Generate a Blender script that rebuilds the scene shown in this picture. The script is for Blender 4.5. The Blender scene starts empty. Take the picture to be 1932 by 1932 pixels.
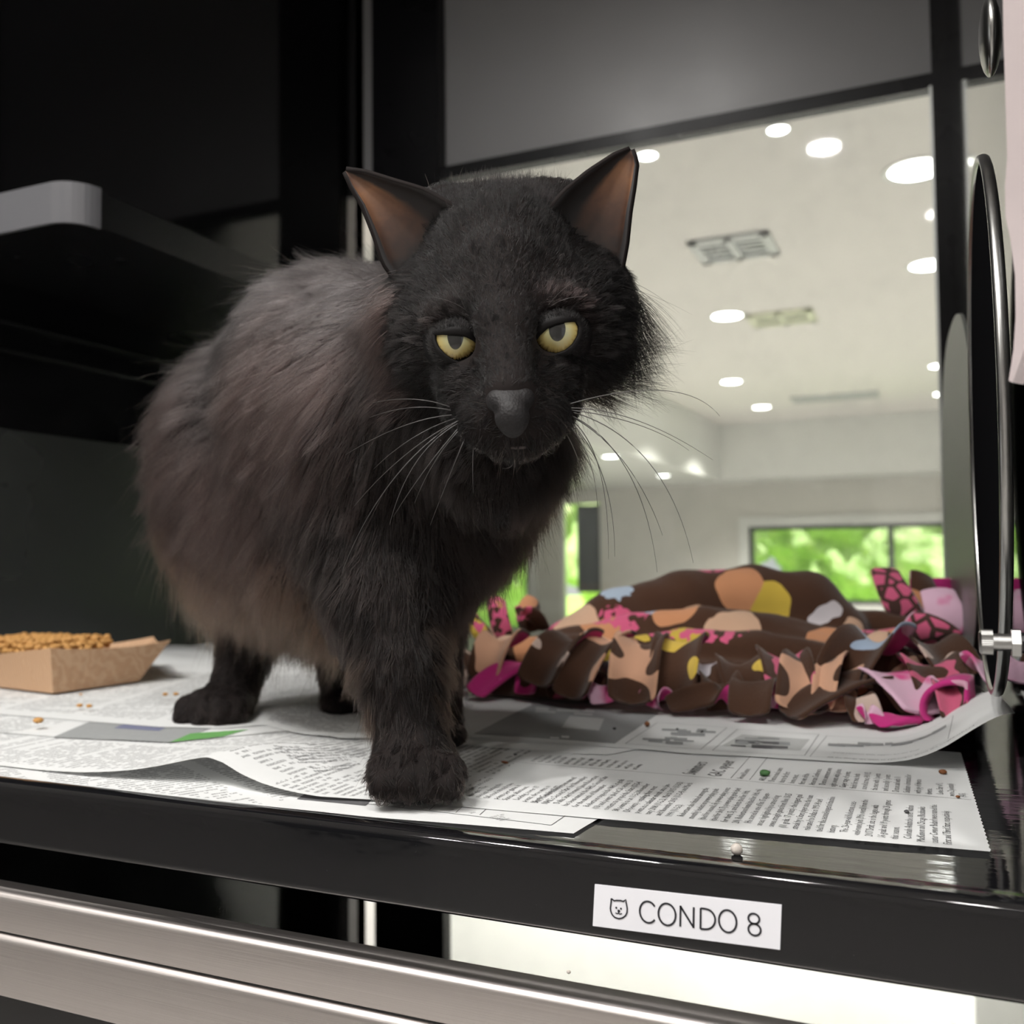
import bpy, bmesh, math, random
import numpy as np
from mathutils import Vector, Matrix, noise
from mathutils.bvhtree import BVHTree
random.seed(7)
rng = np.random.default_rng(11)
HAIRS_BODY = 160000
sc = bpy.context.scene
COL = sc.collection

# ------------------------------------------------------------------ camera
F_PX = 1805.0                     # focal length in pixels of the 1932 px frame
CAM = Vector((0.0, -0.394, 0.1286))
YAW, PITCH, ROLL = math.radians(23.5), math.radians(2.66), math.radians(0.57)
_f0 = Vector((-math.sin(YAW)*math.cos(PITCH), math.cos(YAW)*math.cos(PITCH), math.sin(PITCH)))
_r0 = Vector((math.cos(YAW), math.sin(YAW), 0))
_u0 = _r0.cross(_f0)
FW = _f0
RT = _r0*math.cos(ROLL) - _u0*math.sin(ROLL)
UP = _u0*math.cos(ROLL) + _r0*math.sin(ROLL)
cd = bpy.data.cameras.new('camera'); cam = bpy.data.objects.new('camera', cd); COL.objects.link(cam)
cd.sensor_width = 36; cd.sensor_fit = 'HORIZONTAL'; cd.lens = F_PX/1932*36
cd.clip_start = 0.02; cd.clip_end = 200
cam.matrix_world = Matrix((( RT.x, UP.x, -FW.x, CAM.x), (RT.y, UP.y, -FW.y, CAM.y), (RT.z, UP.z, -FW.z, CAM.z), (0,0,0,1)))
cd.dof.use_dof = True; cd.dof.focus_distance = 0.455; cd.dof.aperture_fstop = 9.5
sc.camera = cam

def P(px, py, t):
    """point seen at photo pixel (px,py), at forward distance t metres"""
    return CAM + (FW + RT*((px-966)/F_PX) - UP*((py-966)/F_PX))*t
def onz(px, py, z=0.0):
    d = FW + RT*((px-966)/F_PX) - UP*((py-966)/F_PX)
    return CAM + d*((z-CAM.z)/d.z)
def ony(px, py, y):
    d = FW + RT*((px-966)/F_PX) - UP*((py-966)/F_PX)
    return CAM + d*((y-CAM.y)/d.y)

# ------------------------------------------------------------------ world, lights, exposure
w = bpy.data.worlds.new('world'); sc.world = w; w.use_nodes = True
bg = w.node_tree.nodes['Background']; bg.inputs[0].default_value = (1.0, 0.99, 0.97, 1); bg.inputs[1].default_value = 0.78
sc.view_settings.view_transform = 'Standard'; sc.view_settings.look = 'None'
sc.view_settings.exposure = 0.0; sc.view_settings.gamma = 1.0; sc.view_settings.use_curve_mapping = False
sc.cycles.max_bounces = 8; sc.cycles.diffuse_bounces = 3; sc.cycles.glossy_bounces = 5
sc.cycles.transparent_max_bounces = 8; sc.cycles.caustics_reflective = False; sc.cycles.caustics_refractive = False
sc.cycles.sample_clamp_indirect = 4.0
sc.cycles.use_denoising = True

def area(name, loc, rot, sx, sy, power, color=(1,.97,.92)):
    l = bpy.data.lights.new(name, 'AREA'); l.shape = 'RECTANGLE'; l.size = sx; l.size_y = sy
    l.energy = power; l.color = color
    o = bpy.data.objects.new(name, l); o.location = loc; o.rotation_euler = rot; COL.objects.link(o); return o
sl = bpy.data.lights.new('sun', 'SUN'); sl.energy = 11.0; sl.angle = .02; sl.color = (1, .97, .88)
so = bpy.data.objects.new('sun', sl); COL.objects.link(so); so.rotation_euler = (math.radians(24), math.radians(-6), 0)
# ceiling light panels of the room on the viewer's side of the cages
for (lx, ly, le) in ((-1.0, -.75, 24), (-.35, -1.25, 26), (.45, -.9, 20), (-1.5, -1.9, 22), (.1, -2.3, 22), (-.65, -.55, 16)):
    l = bpy.data.lights.new('front_downlight', 'AREA'); l.shape = 'DISK'; l.size = .12; l.energy = le*.60; l.color = (1, .975, .945); l.spread = math.radians(150)
    o = bpy.data.objects.new('front_downlight', l); o.location = (lx, ly, 1.80); COL.objects.link(o)

# ------------------------------------------------------------------ helpers
def link(o, parent=None):
    COL.objects.link(o)
    if parent is not None: o.parent = parent
    return o
def tag(o, label=None, cat=None, group=None, kind=None):
    if label: o['label'] = label
    if cat: o['category'] = cat
    if group: o['group'] = group
    if kind: o['kind'] = kind
    return o
def empty(name, loc=(0,0,0)):
    o = bpy.data.objects.new(name, None); o.location = loc; o.empty_display_size = .02; return link(o)
def mobj(name, me, mats, parent=None, smooth=False):
    if not isinstance(mats, (list, tuple)): mats = [mats]
    for m in mats: me.materials.append(m)
    if smooth: me.shade_smooth()
    o = bpy.data.objects.new(name, me); link(o, None)
    if parent is not None:
        o.parent = parent
        o.matrix_parent_inverse = Matrix.Translation(-Vector(parent.location))
    return o
def pymesh(name, verts, faces):
    me = bpy.data.meshes.new(name); me.from_pydata([tuple(v) for v in verts], [], faces); me.update(); return me
def bmobj(name, bm, mats, parent=None, smooth=False, bevel=0, seg=2):
    if bevel:
        bmesh.ops.bevel(bm, geom=[e for e in bm.edges if len(e.link_faces) == 2 and e.calc_face_angle(0) > .6],
                        offset=bevel, segments=seg, affect='EDGES', profile=.5)
    bmesh.ops.recalc_face_normals(bm, faces=bm.faces)
    me = bpy.data.meshes.new(name); bm.to_mesh(me); bm.free()
    return mobj(name, me, mats, parent, smooth)
def box(bm, x0, x1, y0, y1, z0, z1, M=None):
    vs = [bm.verts.new(Vector(c) if M is None else M @ Vector(c)) for c in
          ((x0,y0,z0),(x1,y0,z0),(x1,y1,z0),(x0,y1,z0),(x0,y0,z1),(x1,y0,z1),(x1,y1,z1),(x0,y1,z1))]
    for f in ((0,3,2,1),(4,5,6,7),(0,1,5,4),(1,2,6,5),(2,3,7,6),(3,0,4,7)): bm.faces.new([vs[i] for i in f])
def boxo(name, b, mat, parent=None, bevel=0, M=None, seg=2, smooth=False):
    bm = bmesh.new(); box(bm, *b, M=M); return bmobj(name, bm, mat, parent, smooth, bevel, seg)
def cyl(bm, p0, p1, r0, r1=None, n=24, cap=True):
    p0, p1 = Vector(p0), Vector(p1); r1 = r0 if r1 is None else r1
    d = (p1-p0).normalized(); a = d.orthogonal().normalized(); b = d.cross(a)
    A = [bm.verts.new(p0+(a*math.cos(2*math.pi*i/n)+b*math.sin(2*math.pi*i/n))*r0) for i in range(n)]
    B = [bm.verts.new(p1+(a*math.cos(2*math.pi*i/n)+b*math.sin(2*math.pi*i/n))*r1) for i in range(n)]
    for i in range(n): bm.faces.new((A[i], A[(i+1)%n], B[(i+1)%n], B[i]))
    if cap: bm.faces.new(A[::-1]); bm.faces.new(B)
def extrude_profile(name, prof, x0, x1, mat, parent=None, smooth=False):
    """closed profile of (y,z) points extruded along x"""
    n = len(prof)
    vs = [(x0, y, z) for y, z in prof] + [(x1, y, z) for y, z in prof]
    fs = [(i, (i+1)%n, n+(i+1)%n, n+i) for i in range(n)] + [tuple(range(n-1,-1,-1)), tuple(range(n, 2*n))]
    me = pymesh(name, vs, fs)
    bm = bmesh.new(); bm.from_mesh(me); bmesh.ops.recalc_face_normals(bm, faces=bm.faces); bm.to_mesh(me); bm.free()
    o = mobj(name, me, mat, parent, smooth)
    if smooth: me.set_sharp_from_angle(angle=math.radians(40))
    return o

# ------------------------------------------------------------------ materials
MATS = {}
class NT:
    def __init__(s, name):
        m = bpy.data.materials.new(name); m.use_nodes = True; s.m = m; s.nt = m.node_tree; s.n = s.nt.nodes; s.l = s.nt.links
        s.b = s.n['Principled BSDF']; MATS[name] = m
    def node(s, typ, **kw):
        nd = s.n.new(typ)
        for k, v in kw.items():
            if k.startswith('i_'):
                key = k[2:]; key = int(key) if key.isdigit() else key.replace('_', ' ')
                if hasattr(v, 'is_output'): s.l.new(v, nd.inputs[key])
                else: nd.inputs[key].default_value = v
            else: setattr(nd, k, v)
        return nd
    def math(s, op, a, b=None, c=None, clamp=False):
        nd = s.n.new('ShaderNodeMath'); nd.operation = op; nd.use_clamp = clamp
        for i, v in enumerate((a, b, c)):
            if v is None: continue
            if hasattr(v, 'is_output'): s.l.new(v, nd.inputs[i])
            else: nd.inputs[i].default_value = v
        return nd.outputs[0]
    def mix(s, f, a, b):
        nd = s.n.new('ShaderNodeMix'); nd.data_type = 'RGBA'
        for i, v in ((0, f), (6, a), (7, b)):
            if hasattr(v, 'is_output'): s.l.new(v, nd.inputs[i])
            else: nd.inputs[i].default_value = v if i == 0 else (tuple(v)+(1,))[:4]
        return nd.outputs[2]
    def set(s, **kw):
        for k, v in kw.items():
            key = k.replace('_', ' ')
            if hasattr(v, 'is_output'): s.l.new(v, s.b.inputs[key])
            else:
                if isinstance(v, tuple) and len(v) == 3 and 'Radius' not in k: v = v+(1,)
                s.b.inputs[key].default_value = v
        return s
    def bump(s, h, strength=.3, dist=.001):
        nd = s.node('ShaderNodeBump', i_Strength=strength, i_Distance=dist, i_Height=h)
        s.l.new(nd.outputs[0], s.b.inputs['Normal'])
    def noise(s, scale, detail=3, vec=None, rough=.5):
        nd = s.node('ShaderNodeTexNoise', i_Scale=scale, i_Detail=detail, i_Roughness=rough)
        if vec is not None: s.l.new(vec, nd.inputs['Vector'])
        return nd.outputs[0]
    def obj(s): return s.node('ShaderNodeTexCoord').outputs['Object']
    def ramp(s, f, stops, interp='LINEAR'):
        nd = s.n.new('ShaderNodeValToRGB'); nd.color_ramp.interpolation = interp
        el = nd.color_ramp.elements
        while len(el) < len(stops): el.new(.5)
        for e, (p, c) in zip(el, stops): e.position = p; e.color = (tuple(c)+(1,))[:4]
        s.l.new(f, nd.inputs[0]); return nd.outputs[0]
def simple(name, col, rough=.5, metal=0.0, var=.08, scale=30, **kw):
    t = NT(name); n = t.noise(scale, 4, t.obj())
    c2 = tuple(min(1, c*(1+var)) for c in col); c1 = tuple(c*(1-var) for c in col)
    t.set(Base_Color=t.mix(n, c1, c2), Roughness=rough, Metallic=metal, **kw); return t.m

def mk_gloss(name, col, rough, wob=.15, scale=25, spec=.5):
    t = NT(name); o = t.obj()
    n1 = t.noise(scale, 2, o); n2 = t.noise(900, 2, o)
    sp = t.math('GREATER_THAN', n2, .77)
    t.set(Base_Color=t.mix(sp, col, tuple(c+.04 for c in col)), Roughness=t.math('ADD', rough, t.math('MULTIPLY', t.noise(6, 3, o), rough*.6)), Specular_IOR_Level=spec)
    t.bump(n1, wob, .002); return t.m
BLACK = mk_gloss('gloss black laminate', (.0045,.0045,.005), .05, .02, 14)
BLACKTRAY = mk_gloss('gloss black tray', (.006,.006,.007), .045, .05, 60, .5)
_t = BLACKTRAY.node_tree; _b = _t.nodes['Bump']; _n = _t.nodes.new('ShaderNodeTexNoise'); _n.inputs['Scale'].default_value = 1; _n.inputs['Detail'].default_value = 3
_m = _t.nodes.new('ShaderNodeMapping'); _m.inputs['Scale'].default_value = (22, 130, 40); _t.links.new(_t.nodes['Texture Coordinate'].outputs['Object'], _m.inputs[0])
_t.links.new(_m.outputs[0], _n.inputs[0]); _t.links.new(_n.outputs[0], _b.inputs['Height']); _b.inputs['Strength'].default_value = .13; _b.inputs['Distance'].default_value = .0015
WALLR = mk_gloss('gloss black wall right', (.006,.006,.006), .03, .01, 12, .8)
DARKPOST = mk_gloss('dark frame post', (.004,.004,.005), .22, .02, 25, .15)
GREYPANEL = mk_gloss('grey cabinet panel', (.27,.27,.275), .24, .05, 9)
WALLREFL = mk_gloss('charcoal wall reflection', (.028,.030,.030), .2, .10, 30)
SHELFM = mk_gloss('shelf dark plastic', (.008,.008,.009), .2, .02)
SHELFEDGE = mk_gloss('shelf grey edge', (.15,.15,.16), .12, .06, 20)
# brushed steel
t = NT('brushed steel'); o = t.obj()
mp = t.node('ShaderNodeMapping', i_Scale=(3, 400, 900)); t.l.new(o, mp.inputs[0])
n = t.noise(4, 4, mp.outputs[0]); n2 = t.noise(3, 2, o)
t.set(Base_Color=t.mix(n, (.50,.46,.44), (.66,.62,.60)), Metallic=1.0, Roughness=t.math('ADD', .33, t.math('MULTIPLY', n, .16)), Anisotropic=.5)
t.bump(n, .18, .0004); STEEL = t.m
STEELSM = simple('polished steel', (.42,.42,.41), .28, 1.0, .1, 120)
STEELDK = simple('satin grey steel plate', (.17,.175,.165), .42, .55, .06, 60)
# glass
t = NT('clear glass'); t.set(Base_Color=(1,1,1), Roughness=0.02, IOR=1.45)
tr = t.node('ShaderNodeBsdfTransparent', i_Color=(.93,.95,.94,1)); gl = t.node('ShaderNodeBsdfGlossy', i_Roughness=.03)
o = t.obj(); sm = t.math('MULTIPLY', t.math('POWER', t.noise(8, 6, o, .65), 4.0), .22)
df = t.node('ShaderNodeBsdfDiffuse', i_Color=(.85,.87,.9,1))
fr = t.node('ShaderNodeFresnel', i_IOR=1.45)
m1 = t.node('ShaderNodeMixShader', i_0=fr.outputs[0], i_1=tr.outputs[0], i_2=gl.outputs[0])
m2 = t.node('ShaderNodeMixShader', i_0=sm, i_1=m1.outputs[0], i_2=df.outputs[0])
t.l.new(m2.outputs[0], t.n['Material Output'].inputs[0]); GLASS = t.m
WALLM = simple('painted wall', (.66,.64,.59), .7, 0, .02, 3)
WALLGREEN = simple('pale green wall', (.66,.66,.50), .7, 0, .02, 3)
CEILM = simple('ceiling paint', (.91,.87,.83), .8, 0, .02, 2)
FLOORM = simple('pale tile floor', (.58,.575,.56), .3, 0, .03, 3)
TRIMM = simple('white trim', (.8,.8,.76), .4, 0, .02, 8)
FRAMEDK = simple('dark window frame', (.03,.035,.035), .4)
def emis(name, col, s):
    t = NT(name); t.set(Base_Color=(.8,.8,.8), Emission_Color=col, Emission_Strength=s); return t.m
LAMP = emis('lamp glow', (1,.98,.95), 14.0)

# ------------------------------------------------------------------ room behind the cages (axes turned slightly)
RA = math.radians(-2)
RM = Matrix.Translation((0, -0.394, 0)) @ Matrix.Rotation(RA, 4, 'Z')
RI = RM.inverted()
ZC, ZS, ZF = CAM.z+1.72, CAM.z+0.98, -1.15      # high ceiling, soffit, floor
YW = 13.4                                        # far wall
def rc(px, py, z):
    v = RI @ onz(px, py, z); return v.x, v.y
def rw(px, py):                                   # pixel on the far wall plane, in room coords
    d = RI.to_3x3() @ (P(px, py, 1)-CAM); c = RI @ CAM
    v = c + d*((YW-c.y)/d.y); return v.x, v.z
xs_l, ys_f = rc(1356, 801, ZC)                    # far left corner of the raised ceiling
S = lambda name, b, mat: tag(boxo(name, b, mat, M=RM), kind='structure')
XL_, XR_, YN = -9.5, 7.0, 1.15
S('floor', (XL_, XR_, 1.3, YW, ZF-.05, ZF), FLOORM)
S('ceiling', (xs_l, XR_-1.2, -3.2, ys_f, ZC, ZC+.05), CEILM)
# lowered soffit round the raised ceiling
bm = bmesh.new()
box(bm, XL_, xs_l, YN, YW, ZS, ZC+.05, RM); box(bm, XL_, xs_l, -3.2, YN, ZC, ZC+.05, RM); box(bm, xs_l, XR_, ys_f, YW, ZS, ZC+.05, RM); box(bm, XR_-1.2, XR_, YN, ys_f, ZS, ZC+.05, RM)
tag(bmobj('trim_1', bm, TRIMM), kind='structure')
# far wall with openings
def wall_open(name, holes, x0, x1, z0, z1, y, th, mat):
    bm = bmesh.new(); cur = x0
    for (a, b, c, d) in sorted(holes):
        box(bm, cur, a, y, y+th, z0, z1, RM)
        if c > z0+1e-3: box(bm, a, b, y, y+th, z0, c, RM)
        if d < z1-1e-3: box(bm, a, b, y, y+th, d, z1, RM)
        cur = b
    box(bm, cur, x1, y, y+th, z0, z1, RM)
    return tag(bmobj(name, bm, mat), kind='structure')
def hole(pxa, pxb, pyt, zb):
    a, zt = rw(pxa, pyt); b, zt2 = rw(pxb, pyt); return (a, b, zb, (zt+zt2)/2)
W1 = hole(1412, 2080, 987, -.55); W2 = hole(838, 996, 985, ZF+.1); W3 = hole(1056, 1131, 950, ZF+.02)
wall_open('wall_back', [W1, W2, W3], XL_, XR_, ZF, ZS, YW, .18, WALLM)
S('wall_left', (XL_-.1, XL_, 1.3, YW, ZF, ZC), WALLGREEN)
def window(idx, h, mull, fr=.055):
    r = empty('window_%d' % idx, RM @ Vector(((h[0]+h[1])/2, YW, h[2]))); tag(r, kind='structure')
    bm = bmesh.new(); y0, y1 = YW+.04, YW+.10
    box(bm, h[0], h[0]+fr, y0, y1, h[2], h[3], RM); box(bm, h[1]-fr, h[1], y0, y1, h[2], h[3], RM)
    box(bm, h[0]+fr, h[1]-fr, y0, y1, h[3]-fr, h[3], RM); box(bm, h[0]+fr, h[1]-fr, y0, y1, h[2], h[2]+fr, RM)
    for m in mull: box(bm, m-.035, m+.035, y0, y1, h[2]+fr, h[3]-fr, RM)
    bmobj('window_frame', bm, FRAMEDK, r)
    boxo('pane', (h[0]+fr, h[1]-fr, YW+.065, YW+.07, h[2]+fr, h[3]-fr), GLASS, r, M=RM)
    bm = bmesh.new(); e = .13
    box(bm, h[0]-e, h[0], YW-.03, YW, h[2]-.05, h[3]+e, RM); box(bm, h[1], h[1]+e, YW-.03, YW, h[2]-.05, h[3]+e, RM)
    box(bm, h[0], h[1], YW-.03, YW, h[3], h[3]+e, RM); box(bm, h[0]-e, h[1]+e, YW-.08, YW, h[2]-.1, h[2]-.05, RM)
    bmobj('window_casing', bm, TRIMM, r)
window(1, W1, [rw(1680, 1000)[0]]); window(2, W2, [])
# glazed door opening with a dark leaf standing half across it
dr = empty('door_1', RM @ Vector(((W3[0]+W3[1])/2, YW, ZF))); tag(dr, kind='structure')
xm = W3[0]+(W3[1]-W3[0])*.38
GREYDOOR = simple('grey door paint', (.10,.105,.11), .5)
boxo('door_leaf', (xm, W3[1]-.02, YW+.08, YW+.13, rw(1100, 1118)[1], W3[3]-.02), GREYDOOR, dr, M=RM)
boxo('door_frame', (W3[0], W3[0]+.05, YW+.03, YW+.12, ZF+.02, W3[3]), TRIMM, dr, M=RM)
# viewer's side of the room: unseen wall, dark doorway added to darken the lip reflection
FW_ = simple('grey painted front wall', (.62,.59,.58), .8, 0, .03, 3)
bm = bmesh.new(); box(bm, -6, -2.75, -3.2, -3.1, ZF, ZC, RM); box(bm, -1.95, 3, -3.2, -3.1, ZF, ZC, RM); box(bm, -2.75, -1.95, -3.2, -3.1, 1.0, ZC, RM)
tag(bmobj('wall_front', bm, FW_), kind='structure')
tag(boxo('unseen_dark_door', (-2.75, -1.95, -3.18, -3.14, ZF, 1.0), FRAMEDK, None, M=RM), kind='structure')
tag(boxo('floor', (-6, 3, -3.2, 1.3, ZF-.05, ZF), simple('grey floor', (.55,.53,.51), .4), None, M=RM), kind='structure')
# outdoors: lawn and shrubs beyond the windows
GRASS = simple('lawn', (.42,.62,.16), .9, 0, .25, 6)
tag(boxo('ground', (-16, 14, YW+.3, YW+22, ZF-.4, ZF-.3), GRASS, M=RM), kind='structure')
t = NT('leaves'); o = t.obj(); n = t.noise(5, 6, o, .7)
t.set(Base_Color=t.ramp(n, [(.32, (.42,.58,.22)), (.5, (.70,.90,.42)), (.68, (.97,1.0,.62))]), Roughness=.7); t.bump(n, .8, .3); LEAF = t.m
def crown_mesh(seed, r=1.0):
    bm = bmesh.new(); bmesh.ops.create_icosphere(bm, subdivisions=5, radius=1)
    for v in bm.verts:
        p = v.co.copy(); d = noise.fractal(p*1.7+Vector((seed*9.1, 3, 1)), 1, 2, 5)*.33 + noise.noise(p*9+Vector((seed, 0, 0)))*.12
        v.co = p*(1+d)
    me = bpy.data.meshes.new('crown'); bm.to_mesh(me); bm.free(); me.shade_smooth(); return me
crowns = [crown_mesh(i) for i in range(3)]
for c in crowns: c.materials.append(LEAF)
BARK = simple('bark', (.12,.08,.05), .9)
tk = bmesh.new(); cyl(tk, (0,0,0), (0,0,1), .10, .07, 10); tme = bpy.data.meshes.new('trunk'); tk.to_mesh(tme); tk.free(); tme.materials.append(BARK)
k = 0
desc = ['behind the dark framed window pane, left half', 'behind the window mullion', 'at the right end of the far window', 'behind the window, low in front of the taller trees',
        'seen through the narrow left window', 'beyond the left window, farther off', 'beyond the door opening with the dark leaf', 'between the far window and the door, outdoors']
for (x, y, s) in ((0.2,4.6,1.5),(5.2,5.0,1.6),(9.8,4.8,1.6),(3.2,11.5,3.0),(-9.3,4.5,1.8),(-7.2,10.5,2.6),(-5.2,4.4,1.6),(-2.0,8.4,2.0)):
    g = RM @ Vector((x, YW+y, ZF-.3)); tr = empty('tree', g)
    tag(tr, 'bright green leafy tree outdoors ' + desc[k], 'tree', 'trees outside the windows')
    a = bpy.data.objects.new('crown', crowns[k%3]); link(a, tr); a.location = (0,0,s*1.05); a.scale = (s, s, s*1.05); a.rotation_euler = (0,0,k*1.3)
    b = bpy.data.objects.new('trunk', tme); link(b, tr); b.scale = (s*.9, s*.9, s*.6)
    k += 1

# recessed downlights and ceiling vents
bm = bmesh.new(); bmesh.ops.create_circle(bm, cap_ends=True, radius=.095, segments=32)
lens_me = bpy.data.meshes.new('lens'); bm.to_mesh(lens_me); bm.free(); lens_me.materials.append(LAMP)
bm = bmesh.new(); n = 32
for i in range(n):
    a0, a1 = 2*math.pi*i/n, 2*math.pi*(i+1)/n
    q = [bm.verts.new((r*math.cos(a), r*math.sin(a), z)) for (r, z, a) in ((.095, -.001, a0), (.12, -.008, a0), (.12, -.008, a1), (.095, -.001, a1))]
    bm.faces.new(q); q2 = [bm.verts.new((r*math.cos(a), r*math.sin(a), z)) for (r, z, a) in ((.12, -.008, a0), (.12, 0, a0), (.12, 0, a1), (.12, -.008, a1))]; bm.faces.new(q2)
ring_me = bpy.data.meshes.new('trim_ring'); bm.to_mesh(ring_me); bm.free(); ring_me.materials.append(TRIMM)
LP = [(1730,320,ZC,1.25,'large round downlight nearest the cage, at the top right of the rear window'),
      (1752,500,ZC,1.1,'round downlight below the nearest one, beside the dark rear post'),
      (1372,596,ZC,1.1,'round downlight left of the yellowish ceiling vent'),
      (1775,690,ZC,1.0,'round downlight right of the pair by the cage divider, upper one'),
      (1780,743,ZC,1.0,'round downlight just under another by the cage divider'),
      (1380,720,ZC,1.0,'round downlight in the middle of the ceiling, beyond the vents'),
      (1437,768,ZC,1.0,'round downlight farthest along the raised ceiling'),
      (1152,861,ZS,.8,'round downlight in the lowered left soffit, close to the cat whiskers'),
      (1252,897,ZS,.8,'round downlight at the far end of the lowered left soffit'),
      (1668,904,ZS,.8,'round downlight in the soffit above the far window'),
      (1221,293,ZC,.42,'small light added for a reflection in the rear glass, beside the tip of the right ear'),  # this and the next: added lights standing in for reflections on the glass
      (1468,244,ZC,.42,'small light added for a reflection in the glass, near the top edge of the rear window'),
      (1900,560,ZC,1.0,'round downlight hidden mostly by the cage divider'),
      (1050,560,ZC,1.0,'round downlight behind the head of the cat'),
      (860,700,ZC,1.0,'round downlight behind the neck of the cat')]
for (px, py, z, s, lab) in LP:
    g = onz(px, py, z); r = empty('downlight', g); r.scale = (s, s, 1); tag(r, lab, 'ceiling light', 'recessed ceiling downlights')
    a = bpy.data.objects.new('lens', lens_me); link(a, r); a.location = (0,0,-.004); a.rotation_euler = (math.pi, 0, 0)
    b = bpy.data.objects.new('trim_ring', ring_me); link(b, r)
    l = bpy.data.lights.new('downlight_lamp', 'SPOT'); l.energy = 480*s*s; l.spot_size = math.radians(118); l.spot_blend = .6; l.shadow_soft_size = .09; l.color = (1,.955,.89)
    lo = bpy.data.objects.new('downlight_lamp', l); link(lo, r); lo.location = (0,0,-.03)
VENTW = simple('vent enamel', (.80,.80,.62), .4); VENTG = simple('vent grey enamel', (.55,.56,.55), .4); VENTB = simple('vent shadow grey', (.22,.23,.24), .6)
def vent(px, py, z, w, d, mat, lab):
    g = onz(px, py, z); r = empty('ceiling_vent', g); tag(r, lab, 'vent')
    M = Matrix.Translation(g) @ Matrix.Rotation(RA*.3, 4, 'Z')
    bm = bmesh.new(); f = .05
    box(bm, -w/2, w/2, -d/2, -d/2+f, -.02, 0, M); box(bm, -w/2, w/2, d/2-f, d/2, -.02, 0, M)
    box(bm, -w/2, -w/2+f, -d/2, d/2, -.02, 0, M); box(bm, w/2-f, w/2, -d/2, d/2, -.02, 0, M); box(bm, -.02, .02, -d/2, d/2, -.02, 0, M)
    bmobj('vent_frame', bm, mat, r)
    boxo('vent_back', (-w/2+.01, w/2-.01, -d/2+.01, d/2-.01, -.004, -.001), VENTB, r, M=M)
    bm = bmesh.new(); y = -d/2+f+.02
    while y < d/2-f-.02:
        for sx in (-1, 1):
            a, b = sorted((sx*.03, sx*(w/2-f)))
            box(bm, a, b, y, y+.035, -.016, -.012, M)
        y += .07
    bmobj('vent_slats', bm, mat, r)
vent(1385, 465, ZC, .44, .42, VENTG, 'grey two panel ceiling vent nearer the cage, in mid ceiling')
vent(1475, 598, ZC, .46, .40, VENTW, 'yellowish slatted ceiling vent beside a downlight')
vent(1575, 748, ZC, .9, .4, VENTG, 'faint long ceiling vent far along the raised ceiling')

# ------------------------------------------------------------------ the cat condo
YB = 1.20; XLW, XRW = ony(672, 900, YB).x, .046        # left wall, right wall, rear plane
condo = empty('cat_condo', (-.33, .35, -.035))
tag(condo, 'open black cat condo compartment with the white name sticker, where the cat stands', 'cat cage')
LIP = .0345
def arc(cy, cz, r, a0, a1, n=6): return [(cy+r*math.cos(math.radians(a0+(a1-a0)*i/n)), cz+r*math.sin(math.radians(a0+(a1-a0)*i/n))) for i in range(n+1)]
# tray: flat floor, raised bead at the front, rounded drop to the front face
prof = [(YB+.02, 0.0), (.0202, 0.0), (.020, 0.0), (.0155, .0003), (.012, .0012), (.0095, .0016)] + arc(.0048, -.0029, .0046, 84, 180, 8) + [(.0002, -.0035), (.0002, -.0045), (.0002, -LIP+.0042), (.0002, -LIP+.004)] + arc(.0032, -LIP+.003, .003, 180, 270, 4) + [(.02, -LIP), (.02, -LIP+.006), (YB+.02, -LIP+.006)]
extrude_profile('floor_tray', prof, XLW-.02, XRW+.03, BLACKTRAY, condo, True)
ZT = 1.83
boxo('side_wall', (XLW-.02, XLW, 0.0, YB+.03, -.03, ZT), BLACK, condo)
boxo('side_wall', (XRW, XRW+.02, 0.004, YB+.03, 0, ZT), WALLR, condo)
# charcoal sheet added as the grey reflection in the left wall, below the two rails
boxo('wall_reflection_panel', (XLW, XLW+.004, .0, YB-.005, .0, .289), WALLREFL, condo, .0015)
for zr in (.415, .381):
    boxo('wall_rail', (XLW, XLW+.006, .0, YB-.01, zr, zr+.006), SHELFM, condo, .002)
# rear frame: posts, top rail, gap strip
def bx(px, y=YB): return ony(px, 900, y).x
xa, xb = bx(704), bx(831)
boxo('rear_post', (xa, xb, YB, YB+.03, -.03, ZT), DARKPOST, condo, .002)
boxo('rear_post', (XLW, bx(672), YB, YB+.03, -.03, ZT), DARKPOST, condo, .002)
xc, xd = bx(1781), XRW
boxo('rear_post', (xc, xd, YB, YB+.022, .0, ZT), DARKPOST, condo, .002)
zt = ony(1300, 237, YB).z
boxo('rear_top_rail', (xb, xc, YB+.002, YB+.028, zt-.012, zt+.012), DARKPOST, condo, .002)
boxo('rear_upper_panel', (XLW-.4, XRW+.6, YB+.032, YB+.042, zt, ZT), GREYPANEL, condo)
boxo('rear_glass', (xb, xc, YB+.012, YB+.016, .0, zt-.012), GLASS, condo)
STRIPM = simple('steel edge strip', (.55,.57,.56), .3, .7)
boxo('rear_edge_strip', (xc-.004, xc, YB-.001, YB+.01, .0, zt-.01), STRIPM, condo)
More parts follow.
